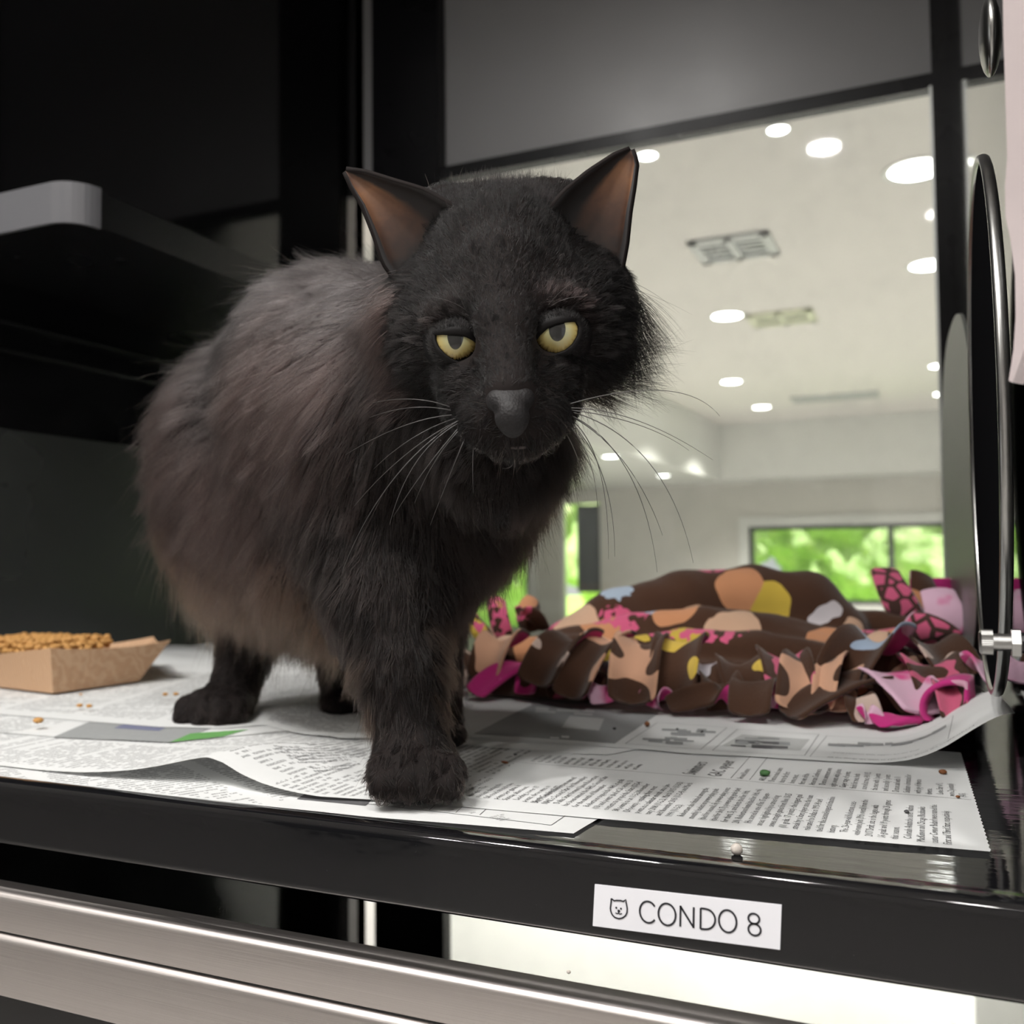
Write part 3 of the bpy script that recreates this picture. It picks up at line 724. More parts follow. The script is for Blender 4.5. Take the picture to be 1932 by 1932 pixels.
body1 = ("Stars forward Robertson named\nNHL's Second Star for November\n"
 "  Dallas Stars forward Jason Robertson\nhas been named the NHL's Second Star\nfor the month of November.\n"
 "  Robertson topped the NHL in goals\n(13) and points (tied at 26) across 13\ncontests to propel the Stars (17-5-4,\n38 points) to an 11-2-2 November\n(24 points) - equaling their most\n"
 "points in a calendar month since Jan-\nuary 2008 (11-2-2), March 2015 (11-3-2)\nand November 2003 (11-2-4) and March\n1999 (11-2-2).\n  Robertson also finished among the\nmonthly leaders in power-play goals\n"
 "(tied for second, 6), power-play points\n(tied for 3rd, 7), power-play goals (tied\nfor third, 5), and shots (tied for 10th,\n20). Robertson found (tied for 10th, +6).\n  He scored in one of his 15 appear-\nances, highlighted by a career-long\n"
 "seven straight games from Nov. 13-25\n(11 goals, 17 points) - the longest goal\nstreak by a Stars player since the team\nrelocated to Dallas in 1993-94 and\ntied for the second-longest in franchise\nhistory.\n"
 "  The 26-year-old Robertson, a sec-\nond-round pick (39th overall) from the\n2017 Draft, sits in the league with\n16 goals and 19 points through 26 games\nthis season.\n"
 "  Colorado Avalanche center Nathan\nMacKinnon and Chicago Blackhawks\ncenter Connor Bedard were named the\nFirst and Third Stars, respectively.")
TA = math.radians(90)
y_base = XY(1200,1545)[1]+.0035
body0 = "week's game and season\naverages. The\nsuccess during the\nfall road stretch two\npoints per game. It\nSunday afternoon.\n  Leading scorer 17\npoints, three wins, in\nNorth Carolina 62-77."
nl = body0.count('\n')+1; x0 = XY(868,1508)[0]; xs1 = XY(1010,1525)[0]; x_end = XY(1795,1590)[0]
n1 = body1.count('\n')+1; pitch = (x_end-xs1)/(n1-1)
for i, ln in enumerate(body0.split('\n')): sB.text(ln, (x0+i*pitch, y_base), TA, .0050, .85)
for i, ln in enumerate(body1.split('\n')): sB.text(ln, (xs1+i*pitch, y_base), TA, .0054 if i < 2 else .0050, .86)
# rule between columns, headline and the second column behind it
yc = y_base+.087
sB.line((XY(870,1455)[0], yc), (XY(1830,1500)[0], yc), .00035)
xh = xs1+10.6*pitch
sB.text('Swimmers', (xh+.004, yc+.004), TA, .0120, .72); sB.text('GAC opener', (xh+.0185, yc+.004), TA, .0120, .72)
sB.line((xh+.0245, yc+.003), (xh+.0245, yc+.08), .0003); sB.line((xh+.035, yc+.003), (xh+.035, yc+.08), .0003); sB.text('Around Denton', (xh+.0310, yc+.004), TA, .0052, .8)
col2 = ["ARLINGTON -", "Denton men's swim", "bus to the first", "home meet,", "first win of the", "American Conference.", "  Denton swimmers won", "eight events with Joshua", "Guyer stage of points,", "finish for men, both",
        "scored at men, 4:00.92", "the men with 1 points", "and secondly 1 points", "Dotson and with 11", "Sadaharo dominated for", "with joy of diverse", "diverse.", "  Lone Star of 1,", "were 2 points(s)", "(4-5)."]
for i, ln in enumerate(col2): sB.text(ln, (xh+.0430+i*pitch, yc+.004), TA, .0050, .9)
for i in range(13): sB.text(["points in a", "the longest", "for averages", "Class ASA", "game high", "second half", "led by eight", "off the win", "over North", "in the west", "next season", "will play", "at home"][i], (x0+.004+i*pitch*1.02, yc+.005), TA, .0050, .9)
# text beside the tented crease
tb = ["ed for the longest streak in Denton's", "1-", "  Martz Suarez totaled 16 points and", "12 rebounds while Olivia Miles finished", "with 15 points and six assists for TCU", "(8-0), which beat UTEP under first,", "   Jorja Elliott scored 17 points", "tournament until (2-5).", "", "  No. 2, Louisiana and", "Nikola Lambert"]
xq, yq = XY(520,1452)
for i, ln in enumerate(tb): sB.text(ln, (xq-.012+i*.0054, yq+.002-i*.0020), math.radians(66), .0050, .80)
sB.done()

# left rear sheets with the colour photograph
hD2 = lambda x, y: hB(x, y)+.0005+wob(x, y, .0003, 16, 6)
sD = Sheet('newspaper_sheet', 'newspaper sheet the rear paws stand on, lapping over a printed photograph',
           [onz(-200,1322,.004), onz(0,1343,.005), onz(150,1352,.006), onz(300,1368,.005), onz(420,1362,.008), onz(500,1345,.012), onz(560,1368,.010), onz(640,1396,.006), onz(760,1388,.004), onz(900,1350,.003)],
           [gz(-200,1255), gz(0,1262), gz(200,1268), gz(330,1272), gz(450,1275), gz(560,1278), gz(700,1290), gz(880,1300)],
           lambda x, y: hD2(x, y)+.0005+.0045*math.exp(-((x-XY(545,1350)[0])/.03)**2)*math.exp(-((y-XY(545,1350)[1])/.035)**2)+wob(x, y, .0003, 14, 4),
           ang=math.radians(20), type_from=lambda x, y: True, margin=.03)
sD.done()
sD2 = Sheet('newspaper_sheet', 'newspaper strip with grey, blue and green picture printing, left of the rear paws',
           [gz(-200,1370), gz(0,1388), gz(180,1402), gz(330,1408), gz(450,1396), gz(560,1385), gz(650,1408)],
           [gz(-200,1325), gz(0,1335), gz(180,1345), gz(330,1352), gz(450,1352), gz(560,1352), gz(650,1370)],
           hD2, ang=math.radians(15), type_from=lambda x, y: x < XY(60,1380)[0], margin=.0)
z2 = .0036
sD2.ink([XY(100,1388,z2), XY(325,1399,z2), XY(400,1372,z2), XY(170,1358,z2)], 3); sD2.ink([XY(320,1399,z2), XY(420,1389,z2), XY(470,1374,z2), XY(360,1382,z2)], 5, lift=.0003)
sD2.ink([XY(215,1372,z2), XY(300,1378,z2), XY(318,1368,z2), XY(240,1362,z2)], 6, lift=.0003)
sD2.done()
sR = Sheet('newspaper_sheet', 'creased newspaper sheet at the back of the tray, under the food tray',
           [gz(-330,1290), gz(0,1300), gz(300,1306), gz(600,1300), gz(860,1300)], [gz(-250,1215), gz(0,1222), gz(250,1224), gz(330,1222), gz(560,1215), gz(830,1218)],
           lambda x, y: .0012+sm((y-XY(300,1290)[1])/.12)*(.008*abs(noise.noise(Vector((x*7, y*14, 8))))+wob(x, y, .001, 30, 9)), ang=math.radians(30), type_from=lambda x, y: False)
sR.done()
# right rear sheets with advertisements, right end curling up the wall
def hE(x, y):
    return hB(x, y)+.0010+wob(x, y, .0003, 12, 5)+ .034*sm((x+.050)/.095)**2*(.55+.45*math.exp(-max(0,y-.33)/.05))
frE = [gz(872,1397), gz(960,1405), gz(1080,1412), gz(1190,1420), gz(1300,1430), gz(1420,1435), gz(1560,1445), gz(1690,1452), onz(1790,1450,.004), onz(1850,1436,.009), onz(1893,1400,.020), onz(1916,1362,.032)]
bkE = [gz(890,1310), gz(1000,1305), gz(1200,1300), gz(1500,1295), gz(1700,1312), gz(1780,1322), gz(1820,1325), onz(1850,1325,.010), onz(1874,1318,.028)]
sE2 = Sheet('newspaper_sheet', 'newspaper edge just under the advertisement sheet, in front of the blanket',
           [gz(868,1411), gz(960,1420), gz(1080,1428), gz(1150,1431), gz(1205,1420)], [gz(872,1370), gz(960,1375), gz(1080,1380), gz(1150,1385), gz(1205,1390)],
           lambda x, y: hB(x, y)+.0004+wob(x, y, .0003, 20, 7), nu=60, nv=16)
sE2.done()
sE = Sheet('newspaper_sheet', 'newspaper sheet of boxed advertisements in front of the blanket, curling up at the right wall',
           frE, bkE, hE, ang=0, nu=200, nv=60)
zz = .0035
def E(px, py): return XY(px, py, zz)
sE.ink([E(893,1383), E(1160,1402), E(1243,1345), E(1010,1325)], 3, 14)
def blobs(px, py, n, sxx, syy, m=4):
    for i in range(n):
        x, y = px+random.uniform(-sxx, sxx), py+random.uniform(-syy, syy); w_, h_ = random.uniform(6, 26), random.uniform(1, 3)
        sE.ink([E(x-w_, y+h_), E(x+w_, y+h_+w_*.1), E(x+w_, y-h_+w_*.1), E(x-w_, y-h_)], m, 2, .0003)
blobs(1100, 1363, 1, 1, 1)
sE.ink([E(1060,1372), E(1130,1378), E(1140,1355), E(1075,1350)], 4, 6, .0003)
blobs(1060, 1390, 3, 90, 2, 0); blobs(1080, 1340, 7, 80, 6, 4)
def frame(c, wd=.0004):
    for a, b in zip(c, c[1:]+c[:1]): sE.line(a, b, wd)
frame([E(1180,1402), E(1322,1412), E(1372,1372), E(1240,1362)]); frame([E(1344,1414), E(1518,1424), E(1545,1385), E(1392,1375)])
frame([E(1528,1426), E(1790,1440), E(1800,1400), E(1560,1388)], .0003)
sE.ink([E(1362,1405), E(1510,1414), E(1528,1394), E(1400,1385)], 4, 6)
random.seed(3)
for (cx_, cy_) in ((1260,1396), (1290,1380), (1430,1402), (1440,1396)): blobs(cx_, cy_, 6, 45, 5, 2 if cy_ > 1396 else 3)
for i in range(9): blobs(1580+i*24, 1402+i*1.2+random.uniform(-3, 3), 1, 5, 2, 3)
sE.text('All the things we want to remember about the neighborhood', E(1560,1428), math.radians(0), .0046, .72)
sE.text('special purchases while supplies last this week', E(1570,1419), math.radians(0), .0038, .72)
sE.done()

# ------------------------------------------------------------------ fleece blanket
def mk_fleece(name, under=False, seed=0):
    t = NT(name); o = t.obj()
    w1 = t.node('ShaderNodeTexNoise', i_Scale=22, i_Detail=2, i_Vector=o)
    off = t.node('ShaderNodeVectorMath', operation='MULTIPLY_ADD'); t.l.new(w1.outputs[1], off.inputs[0]); off.inputs[1].default_value = (.02,.02,.02); t.l.new(o, off.inputs[2])
    def vor(scale, sd, feat='F1'):
        mp = t.node('ShaderNodeMapping', i_Location=(sd, sd*1.7, sd*.3)); t.l.new(off.outputs[0], mp.inputs[0])
        v = t.node('ShaderNodeTexVoronoi', i_Scale=scale, feature=feat); t.l.new(mp.outputs[0], v.inputs['Vector']); return v
    fz = t.noise(1400, 3, o)
    brown = t.mix(fz, (.040,.018,.010), (.085,.040,.023))
    if under:
        col = t.mix(t.noise(14, 2, o), (.42,.012,.14), (.62,.05,.26))
        v = vor(26, 3.1); m = t.math('LESS_THAN', v.outputs['Distance'], .33); col = t.mix(m, col, (.66,.36,.47))
    else:
        v = vor(19, seed+1.3); sel = t.node('ShaderNodeSeparateColor', i_0=v.outputs['Color'])
        pal = t.ramp(sel.outputs[0], [(0, (.56,.40,.06)), (.20, (.38,.46,.56)), (.44, (.56,.26,.13)), (.60, (.58,.38,.26)), (.80, (.60,.56,.58)), (.93, (.56,.12,.22))], 'CONSTANT')
        m = t.math('MULTIPLY', t.math('LESS_THAN', v.outputs['Distance'], .50), t.math('GREATER_THAN', sel.outputs[1], .28))
        col = t.mix(m, brown, pal)
        # pink swirled print
        w_ = t.node('ShaderNodeTexNoise', i_Scale=110, i_Detail=1.0, i_Vector=o)
        v2 = vor(15, seed+5.7); s2 = t.node('ShaderNodeSeparateColor', i_0=v2.outputs['Color'])
        m2 = t.math('MULTIPLY', t.math('MULTIPLY', t.math('LESS_THAN', v2.outputs['Distance'], .45), t.math('GREATER_THAN', s2.outputs[2], .74)), t.math('GREATER_THAN', w_.outputs[0], .47))
        col = t.mix(m2, col, (.62,.11,.22))
    t.set(Base_Color=col, Roughness=.95, Specular_IOR_Level=.1, Sheen_Weight=.25, Sheen_Roughness=.5)
    t.bump(t.noise(900, 4, o), .6, .0012); return t.m
FLEECE = mk_fleece('printed fleece'); FLEECEU = mk_fleece('magenta fleece underside', True); FLEECE2 = mk_fleece('printed fleece fringe', False, 4.2)
PINKPRINT = NT('pink giraffe print fleece'); t = PINKPRINT; o = t.obj()
v = t.node('ShaderNodeTexVoronoi', i_Scale=75, feature='DISTANCE_TO_EDGE', i_Vector=o); m = t.math('LESS_THAN', v.outputs['Distance'], .13)
t.set(Base_Color=t.mix(m, (.62,.11,.22), (.06,.025,.018)), Roughness=.95, Sheen_Weight=.2); t.bump(t.noise(900, 4, o), .6, .0012); PINKPRINT = t.m
PALEPINK = NT('pale pink fleece'); t = PALEPINK; o = t.obj()
t.set(Base_Color=t.ramp(t.noise(26, 2, o), [(.54, (.70,.45,.58)), (.64, (.66,.06,.26))]), Roughness=.95, Sheen_Weight=.2); t.bump(t.noise(900, 4, o), .6, .0012); PALEPINK = t.m
def rp(px, t): return px*t/F_PX
def path(F, pts, k=.010):
    for (a, b) in zip(pts, pts[1:]):
        F.cone(P(*a[:3]), a[3], P(*b[:3]), b[3], k)
B = Field((-.42,.30,-.006), (.06,.74,.16), .003)
# rear roll, two long folds, the front swell and the crumpled ends
path(B, [(1075,1205,.97,.020),(1160,1170,.98,.030),(1290,1140,1.0,.034),(1420,1130,1.0,.034),(1520,1140,.98,.032),(1590,1190,.96,.026)])
path(B, [(1060,1215,.92,.014),(1200,1190,.92,.016),(1330,1180,.91,.018),(1450,1195,.89,.018),(1560,1225,.87,.017),(1650,1270,.84,.015)], .004)
path(B, [(1140,1245,.87,.016),(1290,1225,.86,.018),(1430,1232,.84,.018),(1550,1252,.82,.016)], .004)
path(B, [(1060,1262,.88,.015),(1180,1268,.86,.016),(1320,1280,.83,.016),(1450,1290,.81,.016),(1560,1298,.80,.015),(1640,1300,.79,.015)], .004)
path(B, [(880,1270,.92,.016),(960,1240,.91,.020),(1040,1235,.90,.018),(1110,1225,.90,.014)], .006)
path(B, [(905,1300,.87,.012),(1000,1290,.85,.018),(1120,1300,.82,.018)], .006)
path(B, [(1600,1170,.97,.012),(1660,1180,.96,.015),(1740,1200,.94,.016)], .004)
path(B, [(1640,1230,.90,.012),(1700,1215,.88,.014),(1760,1235,.86,.014)], .004)
path(B, [(1610,1265,.80,.014),(1665,1235,.78,.017),(1700,1260,.76,.015),(1690,1300,.75,.013)], .005)
path(B, [(1740,1260,.80,.018),(1790,1280,.78,.020),(1810,1300,.74,.017)], .006)
path(B, [(1470,1310,.79,.012),(1560,1320,.77,.012),(1680,1330,.74,.012),(1770,1335,.73,.012)], .006)
path(B, [(1080,1330,.86,.008),(1250,1330,.82,.010),(1400,1335,.79,.010),(1480,1340,.77,.010)], .006)
B.ell(P(1330,1240,.94), (.20,.10,.035), None, .02); B.ell(P(1600,1280,.86), (.12,.09,.03), None, .02)
X0, X1 = .0, .028
B.V = np.maximum(B.V, (B.lo[0]+B.h*np.arange(B.n[0])-.029)[:, None, None].astype(np.float32))
B.cap(.0048)
vv, ff = B.mesh()
# soft creases in the cloth
bl = empty('fleece_blanket', (-.15,.5,.003)); tag(bl, 'crumpled brown fleece blanket with coloured patches, pink underside and knotted fringe, behind the paws', 'blanket')
for i in range(len(vv)):
    p = Vector(vv[i]); 
    if p.z > .008: vv[i] += np.array([0, 0, .0022*noise.noise(Vector((p.x*30+p.y*18, p.y*55, p.z*20)))])
bo = mobj('blanket_body', npmesh('blanket_body', vv, ff), FLEECE, bl, True)
sm_ = bo.modifiers.new('smooth', 'SMOOTH'); sm_.iterations = 3; sm_.factor = .5
def strip(px0, py0, t0, px1, py1, t1, wd_, mats, sag=.012, twist=0.0, th=.0028, curl=0.0, lab=None, side=(1,0,0), mid=None, hang=True):
    if not hang: mats = mats[::-1]
    wd = wd_*1.05; fo = -.016 if hang else 0
    a, b = P(px0, py0, t0+fo), P(px1, py1, t1+fo*.4)
    if hang: b.z = max(b.z, .008)
    m = (a+b)/2+Vector((0,0,sag)) if mid is None else P(*mid); n = 14; nw = 5
    bm = bmesh.new(); G = []
    sd0 = Vector(side).normalized()
    for i in range(n+1):
        s_ = i/n; c = a*(1-s_)**2+m*2*s_*(1-s_)+b*s_*s_; tg = ((m-a)*(1-s_)+(b-m)*s_).normalized()
        sd = (sd0-tg*sd0.dot(tg)).normalized(); nn = tg.cross(sd); an = twist*s_; sd2 = sd*math.cos(an)+nn*math.sin(an); n2 = nn*math.cos(an)-sd*math.sin(an)
        row = []
        for side_ in (1, -1):
            for j in range(nw+1):
                q = j/nw-.5; q = q if side_ > 0 else -q
                off = n2*(curl*(q*q*4)*wd*.5 + side_*th/2 + .0015*noise.noise(Vector((px0*.1+s_*3, q*2, py0*.1))))
                taper = 1-.12*s_*s_
                row.append(c+sd2*q*wd*taper+off)
        for p_ in row: 
            if p_.z < .0068: p_.z = .0068+(.0008 if row.index(p_) <= nw else 0)
        G.append([bm.verts.new(p_) for p_ in row])
    L = 2*(nw+1)
    for i in range(n):
        for j in range(L):
            f = bm.faces.new((G[i][j], G[i][(j+1)%L], G[i+1][(j+1)%L], G[i+1][j])); f.material_index = 0 if j <= nw else (1 if j < L-1 else 0); f.smooth = True
    bm.faces.new(G[0][::-1]); f = bm.faces.new(G[-1])
    o = bmobj('fringe_strip', bm, mats, bl); sd_ = o.modifiers.new('s', 'SUBSURF'); sd_.levels = sd_.render_levels = 1
    if lab: tag(o, lab)
    return o
FL, FU, F2 = FLEECE, FLEECEU, FLEECE2
def twotone(name, ca, cb, thr, scale, off):
    t = NT(name); o = t.obj(); mp = t.node('ShaderNodeMapping', i_Location=(off, off*.7, 0)); t.l.new(o, mp.inputs[0])
    m = t.math('GREATER_THAN', t.noise(scale, 1, mp.outputs[0]), thr); fz = t.noise(1400, 3, o)
    t.set(Base_Color=t.mix(m, t.mix(fz, tuple(c*.75 for c in ca), tuple(c*1.25 for c in ca)), cb), Roughness=.95, Specular_IOR_Level=.1, Sheen_Weight=.25)
    t.bump(t.noise(900, 4, o), .6, .0012); return t.m
BRN = (.060,.028,.016)
SPEACH = twotone('brown and peach fleece', BRN, (.60,.34,.22), .50, 24, 1); SYEL = twotone('brown and yellow fleece', BRN, (.60,.42,.07), .53, 24, 3)
SBLUE = twotone('brown and pale blue fleece', BRN, (.34,.42,.54), .50, 20, 5); SBROWN = twotone('brown fleece', BRN, (.55,.42,.36), .66, 28, 7)
SROSE = twotone('brown and rose fleece', BRN, (.55,.11,.20), .52, 40, 9); SWHITE = twotone('brown and white fleece', BRN, (.62,.58,.62), .56, 26, 11)
ST = [ (1010,1262,.86, 893,1326,.835,.024,[FU,FU],.020,0,.006,.1,'flat bright pink strip at the left'),
 (900,1240,.90, 870,1300,.87,.034,[SBROWN,FU],.020,.2,.004,.5,None),
 (960,1222,.89, 925,1285,.855,.040,[SPEACH,FU],.030,.3,.005,.6,None),
 (1045,1270,.85, 1065,1330,.815,.026,[SROSE,FU],.012,0,.004,.5,None),
 (1010,1275,.86, 1000,1315,.835,.026,[FU,FU],.014,.4,.004,.6,None),
 (1105,1225,.86, 1020,1300,.815,.042,[SBROWN,FU],.034,.2,.005,.6,None),
 (1165,1222,.85, 1085,1325,.79,.040,[SPEACH,FU],.034,.25,.005,.6,'brown and peach strip folded forward'),
 (1135,1300,.81, 1150,1336,.785,.030,[PALEPINK,FU],.010,.1,.004,.3,None),
 (1215,1225,.83, 1195,1335,.765,.042,[SPEACH,FU],.032,-.1,.005,.6,None),
 (1290,1225,.82, 1275,1330,.765,.042,[SYEL,FU],.034,.1,.005,.6,'brown strip with a yellow and white patch'),
 (1245,1325,.775, 1225,1345,.765,.026,[PALEPINK,FU],.008,.0,.004,.3,None),
 (1325,1262,.80, 1352,1320,.755,.030,[SWHITE,FU],.016,-.2,.004,.5,None),
 (1350,1300,.77, 1380,1350,.745,.036,[SBROWN,FU],.014,.1,.004,.4,None),
 (1385,1262,.785, 1410,1305,.75,.034,[SYEL,F2],.014,0,.004,.5,'yellow strip'),
 (1400,1318,.745, 1262,1352,.755,.020,[SWHITE,FU],.012,.5,.006,.3,None),
 (1425,1300,.76, 1415,1358,.715,.034,[SBROWN,FU],.020,.05,.005,.3,None),
 (1480,1290,.76, 1462,1338,.73,.026,[FU,FU],.010,.1,.004,.4,None),
 (1470,1255,.79, 1500,1320,.735,.040,[SROSE,FU],.022,0,.005,.6,None),
 (1545,1265,.77, 1520,1352,.715,.046,[SPEACH,FU],.026,0,.005,.6,None),
 (1590,1275,.755, 1570,1345,.715,.034,[SPEACH,FU],.018,-.1,.005,.5,None),
 (1665,1285,.735, 1490,1372,.705,.036,[SBROWN,F2],.016,.55,.0045,.2,'long brown strip lying forward on the newspaper'),
 (1610,1325,.715, 1640,1378,.69,.024,[SBROWN,FU],.012,0,.004,.3,None),
 (1690,1235,.77, 1590,1290,.74,.044,[SBLUE,FU],.030,.15,.005,.7,'brown and pale blue strip folded forward'),
 (1668,1275,.745, 1755,1350,.675,.046,[PALEPINK,FU],.014,-.35,.0045,.2,'broad pale pink and magenta strip'),
 (1648,1368,.69, 1735,1384,.68,.018,[FU,FU],.006,0,.006,0,'flat bright pink strip at the right'),
 (1628,1352,.70, 1655,1378,.685,.016,[PALEPINK,FU],.006,0,.005,.2,None),
 (1740,1270,.75, 1790,1335,.69,.040,[SROSE,FU],.024,.1,.005,.6,None),
 (1725,1235,.79, 1810,1290,.72,.040,[SBROWN,FU],.026,-.2,.005,.6,None),
 (1840,1265,.70, 1890,1285,.67,.026,[PALEPINK,FU],.012,0,.005,.6,None),
 (1785,1305,.69, 1805,1362,.655,.020,[SROSE,F2],.012,.1,.006,.8,'rose strip beside the curled loop')]
for s_ in ST:
    strip(*s_[:7], s_[7], sag=s_[8], twist=s_[9], th=s_[10], curl=s_[11], lab=s_[12])
# upright tied ends
strip(1730,1240,.84, 1775,1165,.81, .044, [PINKPRINT, FU], 0, .1, .003, .2, lab='pink strip with brown giraffe print', mid=(1750,1200,.80), hang=False)
strip(1790,1200,.88, 1768,1108,.90, .034, [PALEPINK, PALEPINK], 0, .1, .003, .15, lab='pale pink upright strip', mid=(1785,1150,.87), hang=False)
strip(1720,1180,.95, 1668,1070,.98, .032, [PINKPRINT, F2], 0, .25, .003, .1, mid=(1690,1125,.94), hang=False, lab='pink and brown upright strip')
strip(1755,1170,.97, 1740,1078,1.0, .028, [F2, FU], 0, .5, .003, .2, mid=(1745,1120,.97), hang=False)
strip(1770,1160,1.0, 1772,1090,1.0, .030, [FU, FU], 0, .2, .003, .2, mid=(1772,1120,1.0), hang=False)
strip(925,1215,.92, 885,1150,.94, .018, [F2, FLEECE], 0, .6, .003, .3, mid=(905,1195,.91), hang=False)
strip(950,1205,.93, 938,1125,.95, .020, [F2, FLEECE], 0, .4, .003, .3, mid=(935,1160,.92), hang=False)
strip(1000,1195,.94, 1012,1130,.96, .022, [F2, F2], 0, .9, .003, .4, mid=(985,1150,.93), hang=False)
strip(1020,1190,.94, 975,1160,.93, .018, [F2, F2], 0, .4, .003, .3, mid=(1010,1150,.92), hang=False)
# rolled ring of pink fleece by the wall
bm = bmesh.new(); cc = P(1815,1335,.665); n, m_ = 40, 8; G = []
ax = (RT*.55+FW*.75).normalized(); 
for i in range(n+1):
    a = math.radians(-70+300*i/n); rr = .0195
    e1, e2 = UP, ax.cross(UP).normalized(); cpt = cc+e1*rr*math.sin(a)+e2*rr*1.15*math.cos(a); cpt.x = min(cpt.x, .024)
    nr = (e1*math.sin(a)+e2*math.cos(a)); row = []
    for (q, s_) in ((-.5,1),(-.17,1),(.17,1),(.5,1),(.5,-1),(.17,-1),(-.17,-1),(-.5,-1)):
        row.append(bm.verts.new(cpt+ax*q*.034+nr*s_*.0018))
    G.append(row)
for i in range(n):
    for j in range(8):
        f = bm.faces.new((G[i][j], G[i][(j+1)%8], G[i+1][(j+1)%8], G[i+1][j])); f.smooth = True
bm.faces.new(G[0][::-1]); bm.faces.new(G[-1])
for v in bm.verts: v.co.z = max(v.co.z, .012); v.co.x = min(v.co.x, .027)
o = bmobj('fringe_strip', bm, [FU], bl); tag(o, 'magenta strip curled into a loop against the wall')

# ------------------------------------------------------------------ cardboard food tray, kibble, crumbs
CARD = NT('printed kraft card'); t = CARD; o = t.obj(); wv = t.node('ShaderNodeTexWave', i_Scale=90, i_Distortion=14, i_Detail=2.0, i_Detail_Scale=.6, i_Vector=o)
t.set(Base_Color=t.mix(t.math('MULTIPLY', wv.outputs[1], .5), (.50,.30,.17), (.66,.45,.29)), Roughness=.6); CARD = t.m
ft = empty('food_tray', onz(60,1305,.004)); tag(ft, 'kraft cardboard boat tray of dry food on the newspaper at the left', 'food tray')
zb = .0055; c0 = onz(45,1290,zb); TA_ = P(322,1208,.80)
ex = Vector((1,.15,0)).normalized(); ey = Vector((-.15,1,0)).normalized()
bc = Vector((-.70+.066,.30,zb))
pr_ = onz(262,1285,zb); pl_ = onz(100,1308,zb)          # front bottom corners
tf_r = P(322,1208,(pr_-CAM).dot(FW)*1.02); tf_m = P(95,1222,(pl_-CAM).dot(FW)*1.0)
fb0 = Vector((-.675, .172, zb)); 
A_ = onz(-70,1288,zb); Bf = Vector((pl_.x, pl_.y, zb)); C_ = Vector((pr_.x, pr_.y, zb)); wdt = .085
Db = C_+Vector((-.075, .070, 0)); Eb = Vector((A_.x, A_.y+wdt, zb))
T_B = P(95,1223,(Bf-CAM).dot(FW)-.004); T_A = P(-80,1243,(A_-CAM).dot(FW)-.004); T_C = tf_r
T_D = Vector((T_C.x-.105, T_C.y+.085, T_C.z-.006)); T_E = Vector((A_.x-.008, T_A.y+wdt+.02, T_A.z))
bm = bmesh.new()
bot = [A_, Bf, C_, Db, Eb]; top = [T_A, T_B, T_C, T_D, T_E]
def curve_edge(a, b, n=10, sag=0): return [a.lerp(b, i/n)+Vector((0,0,-sag*4*(i/n)*(1-i/n))) for i in range(n+1)]
def wall(b0, b1, t0, t1, sag):
    lo_, hi_ = curve_edge(b0, b1), curve_edge(t0, t1, 10, sag); L = [bm.verts.new(p) for p in lo_]; H = [bm.verts.new(p) for p in hi_]
    for i in range(10): bm.faces.new((L[i], L[i+1], H[i+1], H[i]))
wall(A_, Bf, T_A, T_B, .0); wall(Bf, C_, T_B, T_C, .004); wall(C_, Db, T_C, T_D, .006); wall(Db, Eb, T_D, T_E, .003); wall(Eb, A_, T_E, T_A, .004)
bm.faces.new([bm.verts.new(p) for p in bot]); bmesh.ops.remove_doubles(bm, verts=bm.verts, dist=1e-5)
o = bmobj('tray_body', bm, CARD, ft); so_ = o.modifiers.new('t', 'SOLIDIFY'); so_.thickness = .0008; so_.offset = -1
KIB = NT('kibble'); t = KIB; o = t.obj(); t.set(Base_Color=t.mix(t.noise(300, 4, o), (.42,.20,.05), (.62,.34,.11)), Roughness=.7); t.bump(t.noise(500, 3, o), .5, .001); KIB = t.m
KIB2 = simple('dark kibble crumb', (.20,.07,.02), .6, 0, .3, 500)
def kmesh(seed, mat, r=.0042, fl=.7):
    bm = bmesh.new(); bmesh.ops.create_icosphere(bm, subdivisions=2, radius=r)
    for v in bm.verts: v.co *= 1+.18*noise.noise(v.co*300+Vector((seed*5, 0, 0))); v.co.z *= fl
    me = bpy.data.meshes.new('kibble'); bm.to_mesh(me); bm.free(); me.shade_smooth(); me.materials.append(mat); return me
kms = [kmesh(i, KIB) for i in range(4)]
random.seed(21)
cen = (A_+C_+Db+Eb)/4; k = 0
ztop = T_B.z
def inside(p, poly):
    c = False; n = len(poly)
    for i in range(n):
        a, b = poly[i], poly[(i+1)%n]
        if (a.y > p[1]) != (b.y > p[1]) and p[0] < (b.x-a.x)*(p[1]-a.y)/(b.y-a.y)+a.x: c = not c
    return c
mid = [b.lerp(t_, .75) for b, t_ in zip(bot, top)]
for lay in range(3):
    zc = ztop-.007+lay*.0042
    nx_, ny_ = 32, 12
    for i in range(nx_):
        for j in range(ny_):
            x = A_.x+.010+i*.0082+random.uniform(-.001, .001)+(lay%2)*.004; y = Bf.y+.006+j*.0078+random.uniform(-.001, .001)
            ok = all(inside((x+dx, y+dy), mid) for dx in (-.005*(1+lay), .005*(1+lay)) for dy in (-.003*(1+lay), .005*(1+lay)))
            if x > T_C.x-.045-lay*.006: ok = False
            if not ok or (lay == 2 and random.random() < .35) or (lay == 0 and j > 4 and random.random() < .5): continue
            o = bpy.data.objects.new('kibble', kms[k%4]); link(o); o.location = (x, y, zc+random.uniform(-.0008, .0008)); o.rotation_euler = (random.uniform(-.5,.5), random.uniform(-.5,.5), random.uniform(0, 6))
            tag(o, 'small golden brown kibble heaped in the cardboard tray', 'kibble', 'kibble heaped in the food tray'); k += 1
